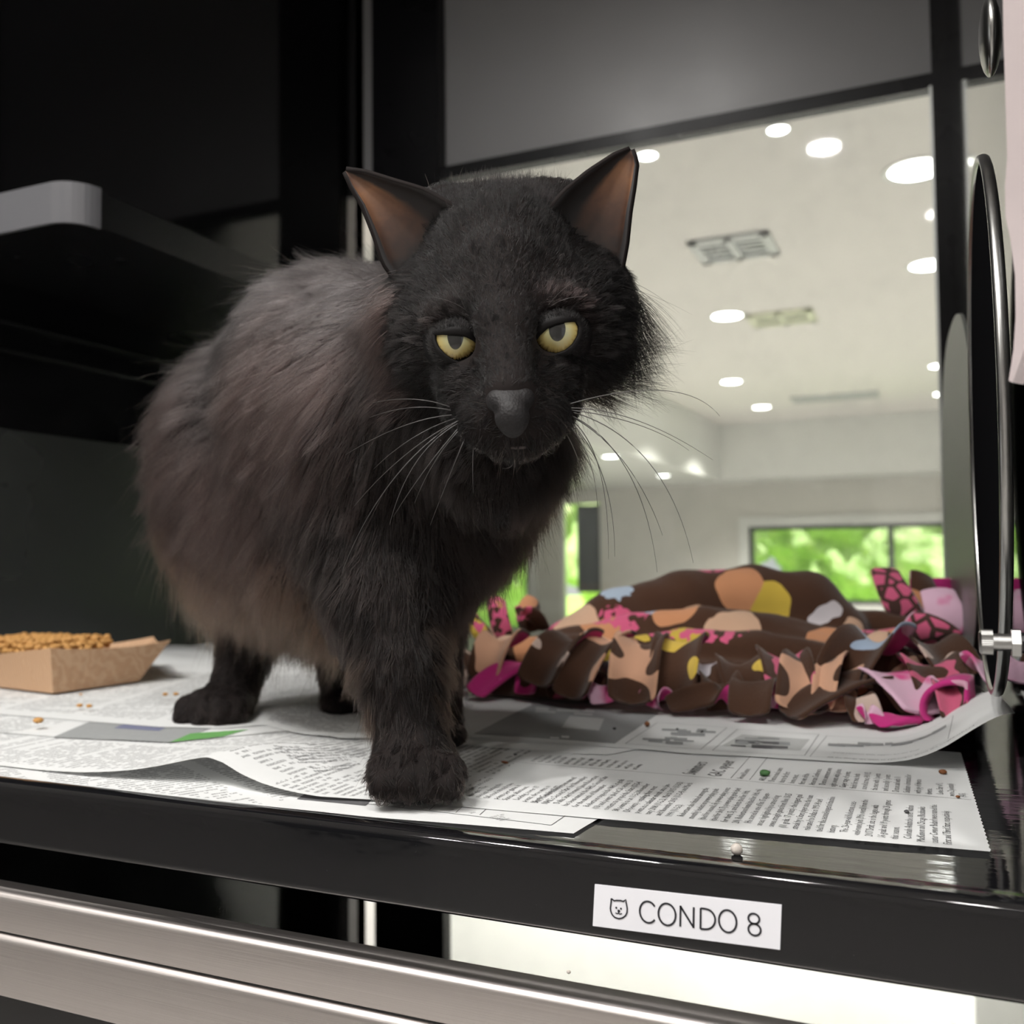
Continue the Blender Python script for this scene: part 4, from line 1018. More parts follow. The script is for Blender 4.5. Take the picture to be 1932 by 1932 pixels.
def bit(name, px, py, z, r, mat, lab, cat, seed=0, fl=.6, sc_=(1,1,1)):
    me = kmesh(seed+30, mat, r, fl); o = bpy.data.objects.new(name, me); q = onz(px, py, z+r*fl*.75); o.location = q; o.scale = sc_; o.rotation_euler = (0, 0, seed); link(o); me.name = name
    return tag(o, lab, cat)
bit('kibble', 72, 1359, .0075, .0038, KIB, 'single golden kibble lying alone on the newspaper at the far left', 'kibble', 1)
bit('kibble', 150, 1331, .0065, .0027, KIB, 'broken kibble in front of the food tray, left of a matching piece', 'kibble', 2)
bit('kibble', 168, 1332, .0065, .0026, KIB, 'broken kibble in front of the food tray, right of a matching piece', 'kibble', 3)
bit('kibble_crumb', 312, 1310, .0075, .0024, KIB, 'left crumb of a pair beside the rear paw', 'crumb', 4)
bit('kibble_crumb', 332, 1309, .0075, .0024, KIB, 'right crumb of a pair beside the rear paw', 'crumb', 5)
bit('kibble_crumb', 153, 1310, .0065, .0015, KIB, 'tiny orange crumb just under the food tray front', 'crumb', 6)
bit('kibble_crumb', 1221, 1366, .0034, .0021, KIB2, 'brown crumb standing on the advertisement sheet near the blanket', 'crumb', 7, 1.0)
bit('kibble_crumb', 1779, 1456, .0021, .0022, KIB2, 'reddish brown crumb at the right under the curled sheet', 'crumb', 8)
bit('kibble_crumb', 953, 1438, .0021, .0017, KIB2, 'small flat brown chip right of the front paw', 'crumb', 9, .4, (1.8,.8,1))
GRN = simple('green granule', (.06,.16,.05), .7, 0, .5, 700); GRY = simple('grey granule', (.08,.08,.08), .8, 0, .4, 700); PAL = simple('pale litter granule', (.55,.50,.45), .8, 0, .3, 500)
bit('litter_granule', 1443, 1458, .0021, .0030, GRN, 'green granule on the sports page', 'litter granule', 10, .6)
bit('litter_granule', 1390, 1603, .0002, .0026, PAL, 'pale pebble of litter on the bare black tray front', 'litter granule', 11, 1.0)
bit('litter_granule', 1073, 1834, -.0535, .0010, PAL, 'tiny pale speck on the steel door rail', 'litter granule', 16, .8)
bit('litter_granule', 1159, 1374, .0034, .0013, GRY, 'dark speck on the grey printed picture', 'litter granule', 12)
bit('litter_granule', 1278, 1375, .0034, .0010, GRY, 'left dark speck of two on the boxed advertisement', 'litter granule', 13)
bit('litter_granule', 1325, 1380, .0034, .0010, GRY, 'right dark speck of two on the boxed advertisement', 'litter granule', 14)
bit('litter_granule', 1710, 1531, .0021, .0012, GRY, 'dark speck among the last lines of the sports page', 'litter granule', 15)
bit('litter_granule', 1807, 1503, .0021, .0011, KIB2, 'brown speck in the blank margin of the sports page', 'litter granule', 17)
bit('litter_granule', 972, 1423, .0021, .0012, GRY, 'dark speck below the folded newspaper edge, right of the paw', 'litter granule', 18)
# ------------------------------------------------------------------ the cat
A6 = math.radians(6)
HR, HU = RT*math.cos(A6)+UP*math.sin(A6), UP*math.cos(A6)-RT*math.sin(A6)
HAX = np.array([list(HR), list(HU), list(FW)])
CF = Field((-.74,-.11,-.004), (-.10,.50,.36), .0023)
HAIR = []                                  # (primitive, flow px dx, px dy, depth, length, lift, colour key, weight)
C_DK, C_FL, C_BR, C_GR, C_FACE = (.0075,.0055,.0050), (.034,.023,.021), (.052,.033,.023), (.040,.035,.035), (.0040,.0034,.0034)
def flow(dx, dy, dz=0): v = RT*dx-UP*dy+FW*dz; return np.array(v.normalized())
def cone(a, b, k, fl, ln, lift, col, wt=1.0):
    CF.cone(P(*a[:3]), a[3], P(*b[:3]), b[3], k); HAIR.append((CF.prims[-1], flow(*fl), ln, lift, col, wt))
def elp(c, r, k, fl, ln, lift, col, ax=None, wt=1.0, sub=False):
    CF.ell(P(*c), r, CAMAX if ax is None else ax, k, sub)
    if not sub: HAIR.append((CF.prims[-1], flow(*fl), ln, lift, col, wt))
px = lambda n, t: n*t/F_PX
# trunk
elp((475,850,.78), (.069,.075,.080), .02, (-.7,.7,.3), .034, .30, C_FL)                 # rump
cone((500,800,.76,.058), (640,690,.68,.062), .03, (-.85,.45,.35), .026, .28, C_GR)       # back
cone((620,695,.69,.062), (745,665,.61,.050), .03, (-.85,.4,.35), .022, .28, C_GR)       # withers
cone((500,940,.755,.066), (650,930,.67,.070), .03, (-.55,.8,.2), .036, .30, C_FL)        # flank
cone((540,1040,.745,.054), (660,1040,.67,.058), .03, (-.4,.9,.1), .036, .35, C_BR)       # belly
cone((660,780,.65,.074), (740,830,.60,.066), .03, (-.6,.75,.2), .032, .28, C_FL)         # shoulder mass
elp((690,960,.60), (.046,.058,.050), .02, (-.35,.9,.1), .018, .28, C_DK)                 # shoulder of near fore leg
# chest and neck
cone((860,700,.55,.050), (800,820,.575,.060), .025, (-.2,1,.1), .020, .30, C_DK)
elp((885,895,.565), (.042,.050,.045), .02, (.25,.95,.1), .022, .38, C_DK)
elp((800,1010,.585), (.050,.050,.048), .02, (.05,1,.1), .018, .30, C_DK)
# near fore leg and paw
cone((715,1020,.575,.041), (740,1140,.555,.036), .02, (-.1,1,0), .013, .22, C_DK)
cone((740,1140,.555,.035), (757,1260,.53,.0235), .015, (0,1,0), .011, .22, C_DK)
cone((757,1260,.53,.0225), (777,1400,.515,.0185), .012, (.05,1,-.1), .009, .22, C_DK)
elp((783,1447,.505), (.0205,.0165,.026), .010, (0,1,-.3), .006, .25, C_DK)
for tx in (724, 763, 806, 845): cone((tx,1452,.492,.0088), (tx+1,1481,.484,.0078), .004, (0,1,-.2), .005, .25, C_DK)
# far fore leg and paw
cone((805,1030,.64,.034), (812,1150,.645,.024), .02, (.1,1,0), .012, .25, C_DK)
cone((812,1150,.645,.023), (830,1340,.65,.0145), .012, (.1,1,0), .008, .25, C_DK)
elp((840,1388,.640), (.0135,.0115,.020), .008, (0,1,-.2), .005, .25, C_DK)
# near hind leg
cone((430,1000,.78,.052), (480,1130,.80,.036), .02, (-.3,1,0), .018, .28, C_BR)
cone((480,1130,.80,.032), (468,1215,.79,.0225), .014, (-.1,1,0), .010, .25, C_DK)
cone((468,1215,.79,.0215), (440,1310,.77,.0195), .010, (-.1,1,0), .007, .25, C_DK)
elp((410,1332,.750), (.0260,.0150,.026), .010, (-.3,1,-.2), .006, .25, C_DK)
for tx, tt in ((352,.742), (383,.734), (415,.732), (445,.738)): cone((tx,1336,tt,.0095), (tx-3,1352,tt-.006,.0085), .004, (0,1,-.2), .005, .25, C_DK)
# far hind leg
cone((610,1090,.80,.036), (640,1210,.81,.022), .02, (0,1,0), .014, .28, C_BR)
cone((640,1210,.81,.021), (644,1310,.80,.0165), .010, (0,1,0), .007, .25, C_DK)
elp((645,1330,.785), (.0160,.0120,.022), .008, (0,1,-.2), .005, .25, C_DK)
# tail, lowered behind the body
cone((470,740,.88,.024), (560,830,.95,.022), .015, (.5,1,.2), .022, .4, C_DK)
cone((560,830,.95,.022), (600,1010,.98,.018), .010, (.1,1,0), .022, .4, C_DK)
# head
elp((948,515,.496), (.0370,.0440,.044), .014, (0,-.6,.6), .008, .18, C_FACE, HAX)
elp((842,440,.526), (.030,.0255,.024), .030, (-.2,-.7,.6), .006, .18, C_FACE, HAX)
elp((1046,430,.526), (.030,.0255,.024), .030, (.2,-.7,.6), .006, .18, C_FACE, HAX)
elp((957,610,.482), (.0520,.0370,.036), .014, (.0,.1,1), .007, .15, C_FACE, HAX)
elp((835,660,.492), (.0255,.0260,.030), .014, (-1,.35,.5), .014, .22, C_FACE, HAX)
elp((1090,640,.490), (.0250,.0260,.030), .014, (1,.25,.5), .014, .24, C_FACE, HAX)
elp((808,590,.505), (.023,.026,.028), .014, (-1,-.1,.6), .010, .2, C_FACE, HAX)
elp((1110,568,.505), (.023,.026,.028), .014, (1,-.1,.6), .010, .2, C_FACE, HAX)
elp((868,592,.451), (.0170,.0085,.011), .012, (-.4,-1,.3), .006, .22, (.0075,.0055,.005), HAX)
elp((1045,572,.449), (.0170,.0085,.011), .012, (.4,-1,.3), .006, .25, (.016,.010,.0095), HAX)
cone((943,500,.456,.0170), (952,620,.434,.0125), .010, (0,-1,.4), .004, .12, C_FACE)
cone((952,620,.434,.0120), (964,740,.411,.0098), .007, (0,-1,.4), .003, .10, C_FACE)
elp((905,740,.453), (.0200,.0230,.020), .018, (-1,.3,.3), .005, .15, C_FACE, HAX)
elp((1025,732,.453), (.0190,.0230,.020), .018, (1,.25,.3), .005, .15, C_FACE, HAX)
elp((936,800,.428), (.0165,.0125,.0150), .014, (-.8,.6,.2), .004, .15, C_FACE, HAX)
elp((1008,795,.428), (.0165,.0125,.0150), .014, (.8,.6,.2), .004, .15, C_FACE, HAX)
elp((975,838,.430), (.0135,.0075,.0120), .004, (0,1,.2), .006, .25, (.010,.007,.006), HAX)
cone((940,850,.50,.034), (880,780,.53,.045), .015, (.1,1,.1), .016, .3, C_DK)
# eye sockets
EYES = [((864,646),.4490,.0125), ((1051,632),.4470,.0125)]
for (ex_, ey_), et, er in EYES: CF.ell(P(ex_, ey_, et-.010), (.0098,.0080,.013), HAX, .004, True)
CF.cap(.0032)
cv, cf = CF.mesh()
# pull vertices onto the surface
for _ in range(2):
    d_ = CF.sample(cv); g_ = CF.grad(cv); m_ = cv[:, 2] > .005; cv[m_] -= (g_*d_[:, None])[m_]*.8
t = NT('cat skin and undercoat'); o = t.obj(); t.set(Base_Color=t.mix(t.noise(60, 3, o), (.006,.005,.005), (.016,.011,.010)), Roughness=.8, Specular_IOR_Level=.15); SKIN = t.m
cat = empty('cat', (-.40,.16,.003)); tag(cat, 'long-haired black cat with yellow eyes standing on newspaper and looking at the camera', 'cat')
body = mobj('body', npmesh('body', cv, cf), SKIN, cat, True)

# ears
def mk_ear():
    t = NT('ear inner skin'); uv = t.node('ShaderNodeUVMap').outputs[0]; s_ = t.node('ShaderNodeSeparateXYZ', i_0=uv)
    o = t.obj(); n = t.noise(160, 3, o)
    h = t.math('ADD', s_.outputs[1], t.math('MULTIPLY', t.math('SUBTRACT', n, .5), .25))
    col = t.ramp(h, [(.22, (.010,.006,.005)), (.50, (.070,.030,.016)), (.80, (.20,.090,.040)), (.97, (.09,.045,.03))])
    ue = t.math('ADD', s_.outputs[0], t.math('MULTIPLY', t.math('SUBTRACT', n, .5), .12)); rim = t.math('ADD', t.math('LESS_THAN', s_.outputs[0], .05), t.math('MULTIPLY', t.math('SUBTRACT', ue, .60), 9.0, clamp=True), clamp=True)
    t.set(Base_Color=t.mix(rim, col, (.010,.008,.008)), Roughness=.6, Subsurface_Weight=.15, Subsurface_Radius=(.004,.0015,.001), Subsurface_Scale=.5); return t.m
EARIN = mk_ear()
EARS = []
def ear(left, right, tip, t0, t1, dep, lab, thick=.0022, flip=False):
    """left/right: pixel outlines base to tip; the hollow of the cup lies dep behind the rims"""
    nv, nu = 18, 14; bm = bmesh.new(); uvl = bm.loops.layers.uv.new('UVMap'); G = []
    Lp = resample([Vector((x, y, 0)) for x, y in left+[tip]], nv+1); Rp = resample([Vector((x, y, 0)) for x, y in right+[tip]], nv+1)
    for j in range(nv+1):
        v = j/nv; tt = t0+(t1-t0)*v; row = []
        for i in range(nu+1):
            u = i/nu; c = Lp[j].lerp(Rp[j], u); bow = (4*u*(1-u))**.7*dep*(1-v)**.75
            ul = u if not flip else 1-u
            row.append(bm.verts.new(P(c.x, c.y, tt+bow+.022*(1-ul)**2*(1-v)**1.5)))
        G.append(row)
    for j in range(nv):
        for i in range(nu):
            f = bm.faces.new((G[j][i], G[j][i+1], G[j+1][i+1], G[j+1][i])); f.smooth = True
            for l, (a, b) in zip(f.loops, ((i, j), (i+1, j), (i+1, j+1), (i, j+1))): l[uvl].uv = (1-a/nu if flip else a/nu, b/nv)
    bmesh.ops.recalc_face_normals(bm, faces=bm.faces)
    bm.faces.ensure_lookup_table()
    if sum(f.normal.dot(FW) for f in bm.faces) > 0: bmesh.ops.reverse_faces(bm, faces=bm.faces)
    V0 = np.array([v.co[:] for v in bm.verts]); N0 = np.array([v.normal[:] for v in bm.verts]); F0 = np.array([[v.index for v in f.verts] for f in bm.faces])
    me = bpy.data.meshes.new('ear'); bm.to_mesh(me); bm.free()
    o = mobj('ear', me, [EARIN, SKIN], cat); tag(o, lab)
    so = o.modifiers.new('t', 'SOLIDIFY'); so.thickness = thick; so.offset = -1; so.material_offset = 1; so.material_offset_rim = 1
    EARS.append((V0, N0, F0)); return o
ear([(770,560),(724,495),(706,440),(686,388),(664,350)], [(892,500),(885,440),(858,392),(800,360),(742,343),(690,327)], (652,322), .470, .492, .020, 'ear turned outward with orange brown inside')
ear([(1020,480),(1030,405),(1066,362),(1112,325),(1160,294)], [(1165,545),(1181,460),(1187,400),(1195,350),(1200,305)], (1190,283), .470, .490, .020, 'upright ear with brown inside', flip=True)

# eyes
def mk_iris(name, cx_, cy_, hw, hh):
    t = NT(name); o = t.obj(); s_ = t.node('ShaderNodeSeparateXYZ', i_0=o)
    X = t.math('DIVIDE', t.math('SUBTRACT', s_.outputs[0], cx_), hw); Y = t.math('DIVIDE', t.math('SUBTRACT', s_.outputs[1], cy_), hh)
    d = t.math('SQRT', t.math('ADD', t.math('MULTIPLY', X, X), t.math('MULTIPLY', Y, Y)))
    X2 = t.math('SUBTRACT', s_.outputs[0], cx_); Y2 = t.math('SUBTRACT', s_.outputs[1], cy_)
    r_ = t.math('SQRT', t.math('ADD', t.math('MULTIPLY', X2, X2), t.math('MULTIPLY', Y2, Y2)))
    ang = t.math('ARCTAN2', Y2, X2); nz = t.node('ShaderNodeTexNoise', noise_dimensions='2D', i_Scale=1.0, i_Detail=3.0)
    cb = t.node('ShaderNodeCombineXYZ', i_0=t.math('MULTIPLY', ang, 9.0), i_1=t.math('MULTIPLY', r_, 300.0)); t.l.new(cb.outputs[0], nz.inputs['Vector'])
    rr = t.math('ADD', t.math('DIVIDE', r_, .0105), t.math('MULTIPLY', t.math('SUBTRACT', nz.outputs[0], .5), .25))
    iris = t.ramp(rr, [(.25, (.36,.37,.24)), (.50, (.46,.43,.22)), (.80, (.52,.41,.15)), (.97, (.20,.13,.04)), (1.0, (.02,.015,.01))])
    pup = t.ramp(d, [(.92, (.012,.014,.022)), (1.04, (.20,.22,.18)), (1.10, (1,1,1))])
    mx = t.node('ShaderNodeMix', data_type='RGBA', blend_type='MULTIPLY', i_0=1.0); t.l.new(iris, mx.inputs[6]); t.l.new(pup, mx.inputs[7])
    t.set(Base_Color=mx.outputs[2], Roughness=.25, Coat_Weight=1.0, Coat_Roughness=.02, Coat_IOR=1.38); return t.m
AP = [[(825,633),(837,632),(849,633),(863,634),(877,636),(892,643),(899,650),(901,661),(894,671),(881,678),(868,680),(855,677),(842,668),(830,655),(825,643)],
      [(1013,642),(1022,631),(1035,620),(1050,614),(1068,609),(1083,608),(1089,618),(1087,634),(1078,649),(1066,659),(1050,665),(1037,663),(1022,657),(1014,650)]]
PUP = [(862,641,15.5,27), (1049,630,16,23)]
LIDM = simple('eyelid skin', (.006,.005,.005), .6, 0, .2, 300, Specular_IOR_Level=.2)
AP = [[(sum(p[0] for p in a)/len(a)+(x-sum(p[0] for p in a)/len(a))*1.06, sum(p[1] for p in a)/len(a)+(y-sum(p[1] for p in a)/len(a))*1.06) for x, y in a] for a in AP]
LIDS = []
for k, ((ex_, ey_), et, er) in enumerate(EYES):
    c = P(ex_, ey_, et); bm = bmesh.new(); bmesh.ops.create_uvsphere(bm, u_segments=48, v_segments=32, radius=er)
    me = bpy.data.meshes.new('eye'); bm.to_mesh(me); bm.free(); me.shade_smooth()
    f_ = (et-er)/F_PX; pc_ = PUP[k]; me.materials.append(mk_iris('iris %s' % ('left', 'right')[k], (pc_[0]-ex_)*f_, -(pc_[1]-ey_)*f_, pc_[2]*f_, pc_[3]*f_))
    o = bpy.data.objects.new('eye', me); link(o); M = Matrix(((RT.x, UP.x, -FW.x, c.x), (RT.y, UP.y, -FW.y, c.y), (RT.z, UP.z, -FW.z, c.z), (0,0,0,1)))
    o.parent = cat; o.matrix_parent_inverse = Matrix.Translation(-Vector(cat.location)); o.matrix_basis = M; tag(o, 'yellow eye with grey pupil')
    # lids: a thin shell over the eyeball with the opening between the lids
    ap = AP[k]; n = 48; poly = resample([Vector((x, y, 0)) for x, y in ap+[ap[0]]], n+1)[:-1]; cen_ = sum(poly, Vector())/n
    bm = bmesh.new(); rings = []
    e2 = Vector((ex_, ey_, 0)); rpx = er*F_PX/et
    for (sc_, lift_, back_) in ((0, .0002, 0), (.10, .0010, 0), (.28, .0016, 0), (.5, .0014, .0004), (.72, .0008, .0018), (1.0, 0, .0095)):
        row = []
        for q in poly:
            dq = (q-e2); oq = e2+dq.normalized()*rpx*1.30; w_ = q.lerp(oq, sc_); ray = (P(w_.x, w_.y, 1)-CAM).normalized(); oc = CAM-c; R_ = er+lift_
            b_ = ray.dot(oc); disc = b_*b_-(oc.dot(oc)-R_*R_)
            p = CAM+ray*(-b_-math.sqrt(max(disc, 0)))
            row.append(bm.verts.new(p+ray*back_))
        rings.append(row)
    for a, b in zip(rings, rings[1:]):
        for i in range(n): bm.faces.new((a[i], a[(i+1)%n], b[(i+1)%n], b[i]))
    rr_ = rings[1:]; LIDS.append((np.array([v.co[:] for g in rr_ for v in g]), np.array([(a*n+i, a*n+(i+1)%n, (a+1)*n+(i+1)%n, (a+1)*n+i) for a in range(len(rr_)-1) for i in range(n)]), np.array(c)))
    o = bmobj('eyelids', bm, LIDM, cat, True); so = o.modifiers.new('t', 'SOLIDIFY'); so.thickness = .0006; so.offset = 0
# nose leather
NF = Field(np.array(P(965,775,.405))-.022, np.array(P(965,775,.405))+.022, .0006)
def nell(c, r, k=.003, sub=False): NF.ell(P(*c), r, HAX, k, sub)
nell((962,752,.4065), (.0086,.0050,.0060), .004); nell((935,757,.4075), (.0036,.0040,.0050), .004); nell((991,752,.4075), (.0036,.0040,.0050), .004)
nell((966,785,.4020), (.0074,.0080,.0070), .004); nell((968,808,.4055), (.0040,.0040,.0050))
nell((931,774,.3985), (.0020,.0028,.0050), .001, True); nell((1002,769,.3985), (.0020,.0028,.0050), .001, True)
nv_, nf_ = NF.mesh()
NOSEM = NT('nose leather'); t = NOSEM; o = t.obj(); t.set(Base_Color=(.012,.0105,.011), Roughness=.6, Specular_IOR_Level=.35); t.bump(t.node('ShaderNodeTexVoronoi', i_Scale=900, i_Vector=o).outputs[0], .5, .0004); NOSEM = t.m
no = mobj('nose', npmesh('nose', nv_, nf_), NOSEM, cat, True); tag(no, 'dark grey nose leather')
def tube(name, pts, r0, r1, mat, n=7, seg=22):
    """tapered tube through a quadratic curve of three points"""
    a, b, c = pts; bm = bmesh.new(); pr = None
    for i in range(seg+1):
        s_ = i/seg; p = a*(1-s_)**2+b*2*s_*(1-s_)+c*s_*s_; tg = ((b-a)*(1-s_)+(c-b)*s_).normalized(); u_ = tg.orthogonal().normalized(); w_ = tg.cross(u_); r = r0+(r1-r0)*s_
        row = [bm.verts.new(p+(u_*math.cos(2*math.pi*j/n)+w_*math.sin(2*math.pi*j/n))*r) for j in range(n)]
        if pr:
            for j in range(n): bm.faces.new((pr[j], pr[(j+1)%n], row[(j+1)%n], row[j]))
        pr = row
    return bmobj(name, bm, mat, cat, True)
MOUTHM = simple('lip skin', (.020,.010,.009), .45, 0, .1, 300)
tube('mouth', (P(935,836,.4215), P(975,853,.4130), P(1015,834,.4215)), .0010, .0010, MOUTHM)
WHISK = simple('whisker', (.07,.065,.065), .4)
Wl = [((848,768),(785,742),(703,760)), ((850,774),(775,757),(697,788)), ((852,783),(760,790),(652,858)), ((858,790),(775,815),(705,885)), ((862,795),(760,845),(668,955)),
      ((866,798),(770,850),(735,990)), ((872,800),(800,880),(742,975)), ((876,802),(815,860),(782,950)), ((868,792),(720,880),(645,1080)), ((885,808),(850,890),(812,990)), ((895,812),(890,870),(893,930))]
Wr = [((1075,762),(1290,700),(1358,785)), ((1078,770),(1200,770),(1345,868)), ((1080,785),(1215,850),(1240,1080)), ((1082,778),(1260,830),(1308,1062)), ((1078,792),(1150,850),(1148,1055)),
      ((1082,788),(1195,850),(1250,1010)), ((1072,800),(1125,860),(1127,958)), ((1078,774),(1220,790),(1300,850)), ((1076,796),(1160,880),(1160,1050)), ((1060,805),(1090,850),(1098,900)), ((965,860),(975,885),(948,884))]
random.seed(5)
for L, dt in ((Wl, 1), (Wr, 1)):
    for (a, b, c) in L:
        t0 = .428; tube('whisker', (P(*a, t0), P(*b, t0-.012+random.uniform(-.01,.01)), P(*c, t0+.01+random.uniform(-.02,.02))), .00026, .00007, WHISK)
for (a, b, c) in (((885,590),(850,560),(800,560)), ((880,588),(860,540),(830,515)), ((1035,575),(1070,530),(1110,520)), ((1040,577),(1080,550),(1130,565))):
    tube('brow_whisker', (P(*a, .437), P(*b, .425), P(*c, .435)), .00014, .00004, WHISK)

# fur strands
def mk_fur():
    t = NT('cat fur'); at = t.node('ShaderNodeAttribute', attribute_name='tint'); n = t.node('ShaderNodeHairInfo')
    h = t.n.new('ShaderNodeBsdfHairPrincipled'); h.model = 'CHIANG'; h.parametrization = 'COLOR'
    t.l.new(at.outputs['Color'], h.inputs['Color']); h.inputs['Roughness'].default_value = .42; h.inputs['Radial Roughness'].default_value = .55
    h.inputs['Random Roughness'].default_value = .2; h.inputs['IOR'].default_value = 1.30
    t.l.new(h.outputs[0], t.n['Material Output'].inputs[0]); return t.m
FUR = mk_fur()
def tri_sample(V, F, N, wts=None):
    a, b, c = V[F[:,0]], V[F[:,1]], V[F[:,2]]; ar = np.linalg.norm(np.cross(b-a, c-a), axis=1)*.5
    if wts is not None: ar = ar*wts
    i = rng.choice(len(F), N, p=ar/ar.sum()); u, v = rng.random(N), rng.random(N); m = u+v > 1; u[m], v[m] = 1-u[m], 1-v[m]
    return a[i]+(b[i]-a[i])*u[:,None]+(c[i]-a[i])*v[:,None]
def add_hair(name, R_, Nn, fl, ln, lift, tint, rad, npt=6, clump=.5, csize=.006, grav=.25, parent=None, label=None, wave=.12):
    from mathutils.kdtree import KDTree
    N = len(R_); ft_ = fl-Nn*(fl*Nn).sum(1, keepdims=True); ft_ /= np.linalg.norm(ft_, axis=1, keepdims=True)+1e-9
    jit = rng.normal(0, 1, (N, 3)); ft_ = ft_+jit*.16; lf = np.clip(lift+rng.normal(0, .10, N), .04, 1)[:, None]
    d0 = Nn*lf+ft_*(1-lf); d0 /= np.linalg.norm(d0, axis=1, keepdims=True)
    L = (ln*rng.uniform(.65, 1.15, N))[:, None]; S_ = np.linspace(0, 1, npt)
    dn = np.array([0, 0, -1.0]); w1 = rng.normal(0, 1, (N, 3))*wave
    pts = np.zeros((N, npt, 3))
    for k, s_ in enumerate(S_): pts[:, k] = R_+L*(s_*d0+s_*s_*(.35*ft_+grav*dn)+w1*s_*s_)/(1.25)
    if clump > 0:
        nc = max(50, int(N*.03)); ci = rng.choice(N, nc, replace=False); kd = KDTree(nc)
        for a, b in enumerate(ci): kd.insert(R_[b], a)
        kd.balance(); own = np.array([kd.find(p)[1] for p in R_]); tint = tint*rng.uniform(.45, 1.6, nc)[own][:, None]; dis = np.linalg.norm(R_-R_[ci[own]], axis=1)
        amt = (clump*np.clip(1.4-dis/csize, 0, 1)*rng.uniform(.5, 1, N))[:, None]
        for k, s_ in enumerate(S_):
            tgt = pts[ci[own], k]; pts[:, k] += (tgt-pts[:, k])*amt*s_**1.5
    pts[:, :, 2] = np.maximum(pts[:, :, 2], .0042)
    hc = bpy.data.hair_curves.new(name); hc.add_curves([npt]*N); hc.position_data.foreach_set('vector', pts.astype(np.float32).ravel())
    ra = hc.attributes.get('radius') or hc.attributes.new('radius', 'FLOAT', 'POINT')
    rr = (np.asarray(rad)*np.ones(N))[:, None]*np.array([1-.85*s_**1.4 for s_ in S_])[None]; ra.data.foreach_set('value', rr.astype(np.float32).ravel())
    ta = hc.attributes.new('tint', 'FLOAT_COLOR', 'CURVE'); tc = np.ones((N, 4)); tc[:, :3] = np.clip(tint*rng.uniform(.6, 1.4, (N, 1)), 0, 1); ta.data.foreach_set('color', tc.astype(np.float32).ravel())
    hc.materials.append(FUR); o = bpy.data.objects.new(name, hc); link(o); par = parent or cat; o.parent = par; o.matrix_parent_inverse = Matrix.Translation(-Vector(cat.location))
    o['kind'] = 'stuff'
    if label: o['label'] = label
    return o
T = np.concatenate([cf[:, [0,1,2]], cf[:, [0,2,3]]]); V_ = cv
tcn = V_[T].mean(1)
nrm = np.cross(V_[T[:,1]]-V_[T[:,0]], V_[T[:,2]]-V_[T[:,0]]); nrm /= np.linalg.norm(nrm, axis=1, keepdims=True)+1e-12
if ((nrm*CF.grad(tcn)).sum(1)).mean() < 0: nrm = -nrm
vw = tcn-np.array(CAM); vw /= np.linalg.norm(vw, axis=1, keepdims=True); facing = -(nrm*vw).sum(1)
def prim_d(pr, X): return cone_d(X, *pr[1:]) if pr[0] == 'c' else ell_d(X, *pr[1:])
NB = int(HAIRS_BODY)
depth = (tcn-np.array(CAM)) @ np.array(FW); hc0 = np.array(P(955,610,.48)); isface = np.linalg.norm(tcn-hc0, axis=1) < .085
wt = np.where(facing > -.45, 1.0, .12)*np.where(isface, 3.2, 1.0)*np.where(tcn[:, 2] < .004, 0, 1)*(.62/depth)**1.5
R_ = tri_sample(V_, T, NB, wt); Nn = CF.grad(R_)
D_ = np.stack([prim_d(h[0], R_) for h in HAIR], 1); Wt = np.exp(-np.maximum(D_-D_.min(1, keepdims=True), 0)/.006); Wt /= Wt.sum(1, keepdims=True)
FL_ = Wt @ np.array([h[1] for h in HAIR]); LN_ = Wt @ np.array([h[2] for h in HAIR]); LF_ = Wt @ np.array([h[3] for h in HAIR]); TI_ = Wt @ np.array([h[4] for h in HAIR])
# keep hair off the eyes and nose
scr = R_-np.array(CAM); tt_ = scr @ np.array(FW); sx_ = 966+F_PX*(scr @ np.array(RT))/tt_; sy_ = 966-F_PX*(scr @ np.array(UP))/tt_
keep = np.ones(len(R_), bool)
def inpoly(x, y, poly, grow):
    c = np.mean(poly, 0); q = c+(np.array(poly)-c)*grow; ins_ = np.zeros(len(x), bool)
    for i in range(len(q)):
        a, b = q[i], q[(i+1)%len(q)]; cnd = (a[1] > y) != (b[1] > y); ins_ ^= cnd & (x < (b[0]-a[0])*(y-a[1])/(b[1]-a[1]+1e-9)+a[0])
    return ins_
front = tt_ < .47
for ap in AP: keep &= ~(inpoly(sx_, sy_, ap, 1.22) & front)
keep &= ~(inpoly(sx_, sy_, [(918,735),(1008,730),(1006,775),(985,812),(962,820),(940,800),(922,775)], 1.05) & front)
R_, Nn, FL_, LN_, LF_, TI_, sx_, sy_, tt_ = [q[keep] for q in (R_, Nn, FL_, LN_, LF_, TI_, sx_, sy_, tt_)]
facem = np.linalg.norm(R_-hc0, axis=1) < .085
nearf = facem & (tt_ < .475)
# on the face the coat runs back from the nose
rad_ = R_-np.array(P(963,760,.405)); rad_ -= Nn*(rad_*Nn).sum(1, keepdims=True); rad_ /= np.linalg.norm(rad_, axis=1, keepdims=True)+1e-9
FL_[nearf] = FL_[nearf]*.35+rad_[nearf]*.65
LN_[nearf] = np.minimum(LN_[nearf], .0050+.10*np.maximum(0, np.linalg.norm(R_[nearf]-np.array(P(963,760,.405)), axis=1)-.03))
rads = np.where(facem, .000085, .00014)
add_hair('fur', R_, Nn, FL_, LN_, LF_, TI_, rads, 6, .92, .011, .22)
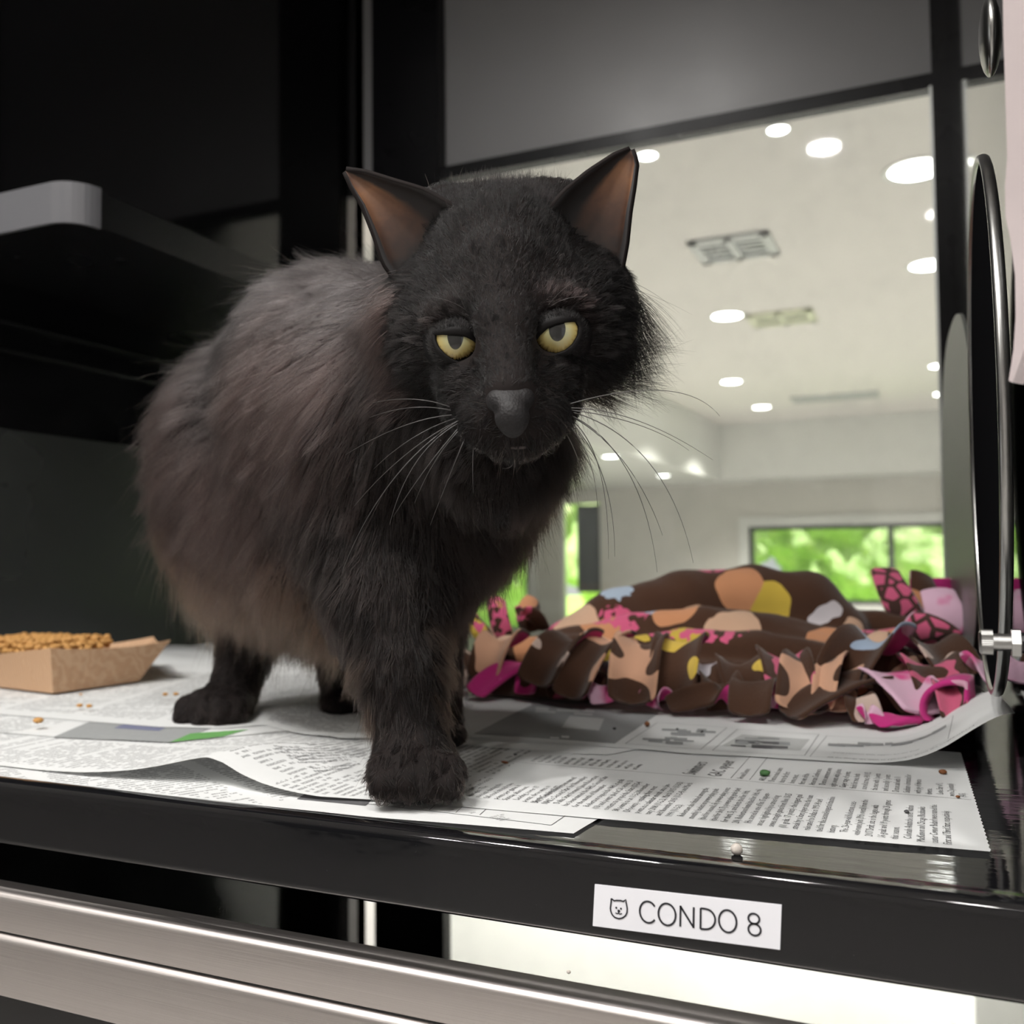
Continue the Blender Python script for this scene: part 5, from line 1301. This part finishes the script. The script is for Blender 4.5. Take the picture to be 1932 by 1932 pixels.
# sparse long guard hairs, paler and out of line
gi = rng.choice(len(R_), int(4500*HAIRS_BODY/160000), replace=False); gi = gi[~facem[gi]]
add_hair('guard_hair', R_[gi], Nn[gi], FL_[gi], LN_[gi]*1.25+.004, np.full(len(gi), .32), np.tile((.10,.075,.06), (len(gi), 1)), .00007, 6, 0, .01, .18, wave=.22)
# long cheek ruffs
def tuft(name, pts_, N, ln, fl, tint, spread, t0, rad=.00010, lift=.35, grav=.1, clump=.6, dt=.02):
    i = rng.integers(0, len(pts_), N); base = np.array(pts_)[i]+rng.normal(0, spread, (N, 2)); tt = t0+rng.uniform(-dt, dt, N)
    R0 = np.array([P(base[k, 0], base[k, 1], tt[k]) for k in range(N)]); d = CF.sample(R0); g = CF.grad(R0); ok = np.abs(d) < .03; R0 = R0[ok]-(g[ok]*d[ok, None]); g = CF.grad(R0)
    n_ = len(R0); add_hair(name, R0, g, np.tile(flow(*fl), (n_, 1)), np.full(n_, ln), np.full(n_, lift), np.tile(tint, (n_, 1)), rad, 7, clump, .008, grav)
K = HAIRS_BODY/160000.
tuft('cheek_ruff', [(1160,600),(1165,640),(1155,680),(1130,720),(1170,560)], int(1100*K), .036, (1,.45,.25), C_FACE, 14, .495, .00009, .3, .16)
tuft('cheek_ruff', [(1120,760),(1090,790),(1070,830)], int(1100*K), .024, (.6,1,.2), C_DK, 14, .495, .00010, .35, .15)
tuft('cheek_ruff', [(775,620),(770,680),(790,730),(760,570)], int(2000*K), .028, (-1,.6,.3), (.03,.02,.018), 16, .50, .00011, .3, .2)
tuft('chest_ruff', [(900,900),(960,880),(1000,860),(930,960),(880,1000)], int(3500*K), .028, (.45,1,0), (.012,.008,.007), 24, .545, .00012, .35, .2, dt=.03)
tuft('belly_fringe', [(430,1090),(500,1130),(560,1150),(620,1160),(380,1060)], int(5200*K), .034, (-.3,1,0), C_BR, 26, .745, .00014, .3, .3, dt=.05)
tuft('leg_feather', [(840,1180),(835,1250),(832,1320),(680,1250),(690,1340)], int(1500*K), .016, (.15,1,.1), (.022,.014,.010), 12, .525, .00010, .3, .1)
tuft('crown_fur', [(860,370),(900,352),(950,345),(1000,350),(1040,365),(930,380),(980,380)], int(1500*K), .009, (0,-1,.35), (.012,.010,.010), 16, .49, .00006, .7, 0, .3)
# short fur on the ears' backs, rims and inside tufts
for (V0, N0, F0), tip, side in zip(EARS, ((652,322), (1190,283)), (-1, 1)):
    T0 = np.concatenate([F0[:, [0,1,2]], F0[:, [0,2,3]]]); n_ = int(9000*K); R0 = tri_sample(V0, T0, n_)
    fn = np.cross(V0[T0[:,1]]-V0[T0[:,0]], V0[T0[:,2]]-V0[T0[:,0]]); fn /= np.linalg.norm(fn, axis=1, keepdims=True); mn = fn.mean(0); mn /= np.linalg.norm(mn)
    if mn @ np.array(FW) < 0: mn = -mn
    up_ = np.array(P(*tip, .495))-V0.mean(0); up_ /= np.linalg.norm(up_)
    add_hair('ear_fur', R0+mn*.0022, np.tile(mn, (n_, 1)), np.tile(up_, (n_, 1)), np.full(n_, .0045), np.full(n_, .2), np.tile(C_FACE, (n_, 1)), .00007, 4, .2, .004, 0)
    lat = np.array(RT)*(-side); lat -= up_*(lat @ up_); lat /= np.linalg.norm(lat); q_ = (R0-V0.mean(0)) @ lat; h_ = (R0-V0.mean(0)) @ up_
    sel = (q_ > .006+.15*np.maximum(h_, 0)) | (h_ < -.016); R2 = R0[sel]; n3 = len(R2)
    add_hair('ear_fur', R2-mn*.0003, np.tile(-mn, (n3, 1)), np.tile(up_, (n3, 1)), np.full(n3, .005), np.full(n3, .25), np.tile(C_FACE, (n3, 1)), .00008, 5, .4, .004, 0)
    k_ = int(700*K); R1 = R0[:k_]; vfrac = ((R1-V0.mean(0)) @ up_); R1 = R1[vfrac < .004]; n2 = len(R1)
    add_hair('ear_tuft', R1, np.tile(-mn, (n2, 1)), np.tile(flow(side*.9, -.15, -.1), (n2, 1)), np.full(n2, .022), np.full(n2, .3), np.tile((.03,.018,.014), (n2, 1)), .00008, 6, .5, .006, 0)

for V0, F0, ctr in LIDS:
    T0 = np.concatenate([F0[:, [0,1,2]], F0[:, [0,2,3]]]); n_ = int(7000*K); R0 = tri_sample(V0, T0, n_); N0 = R0-ctr; N0 /= np.linalg.norm(N0, axis=1, keepdims=True)
    out_ = R0-V0.mean(0); out_ -= N0*(out_*N0).sum(1, keepdims=True)
    add_hair('lid_fur', R0, N0, out_*80+flow(0,-.3,.5)*.3, np.full(n_, .0034), np.full(n_, .10), np.tile(C_FACE, (n_, 1)), .00009, 4, .2, .004, 0)
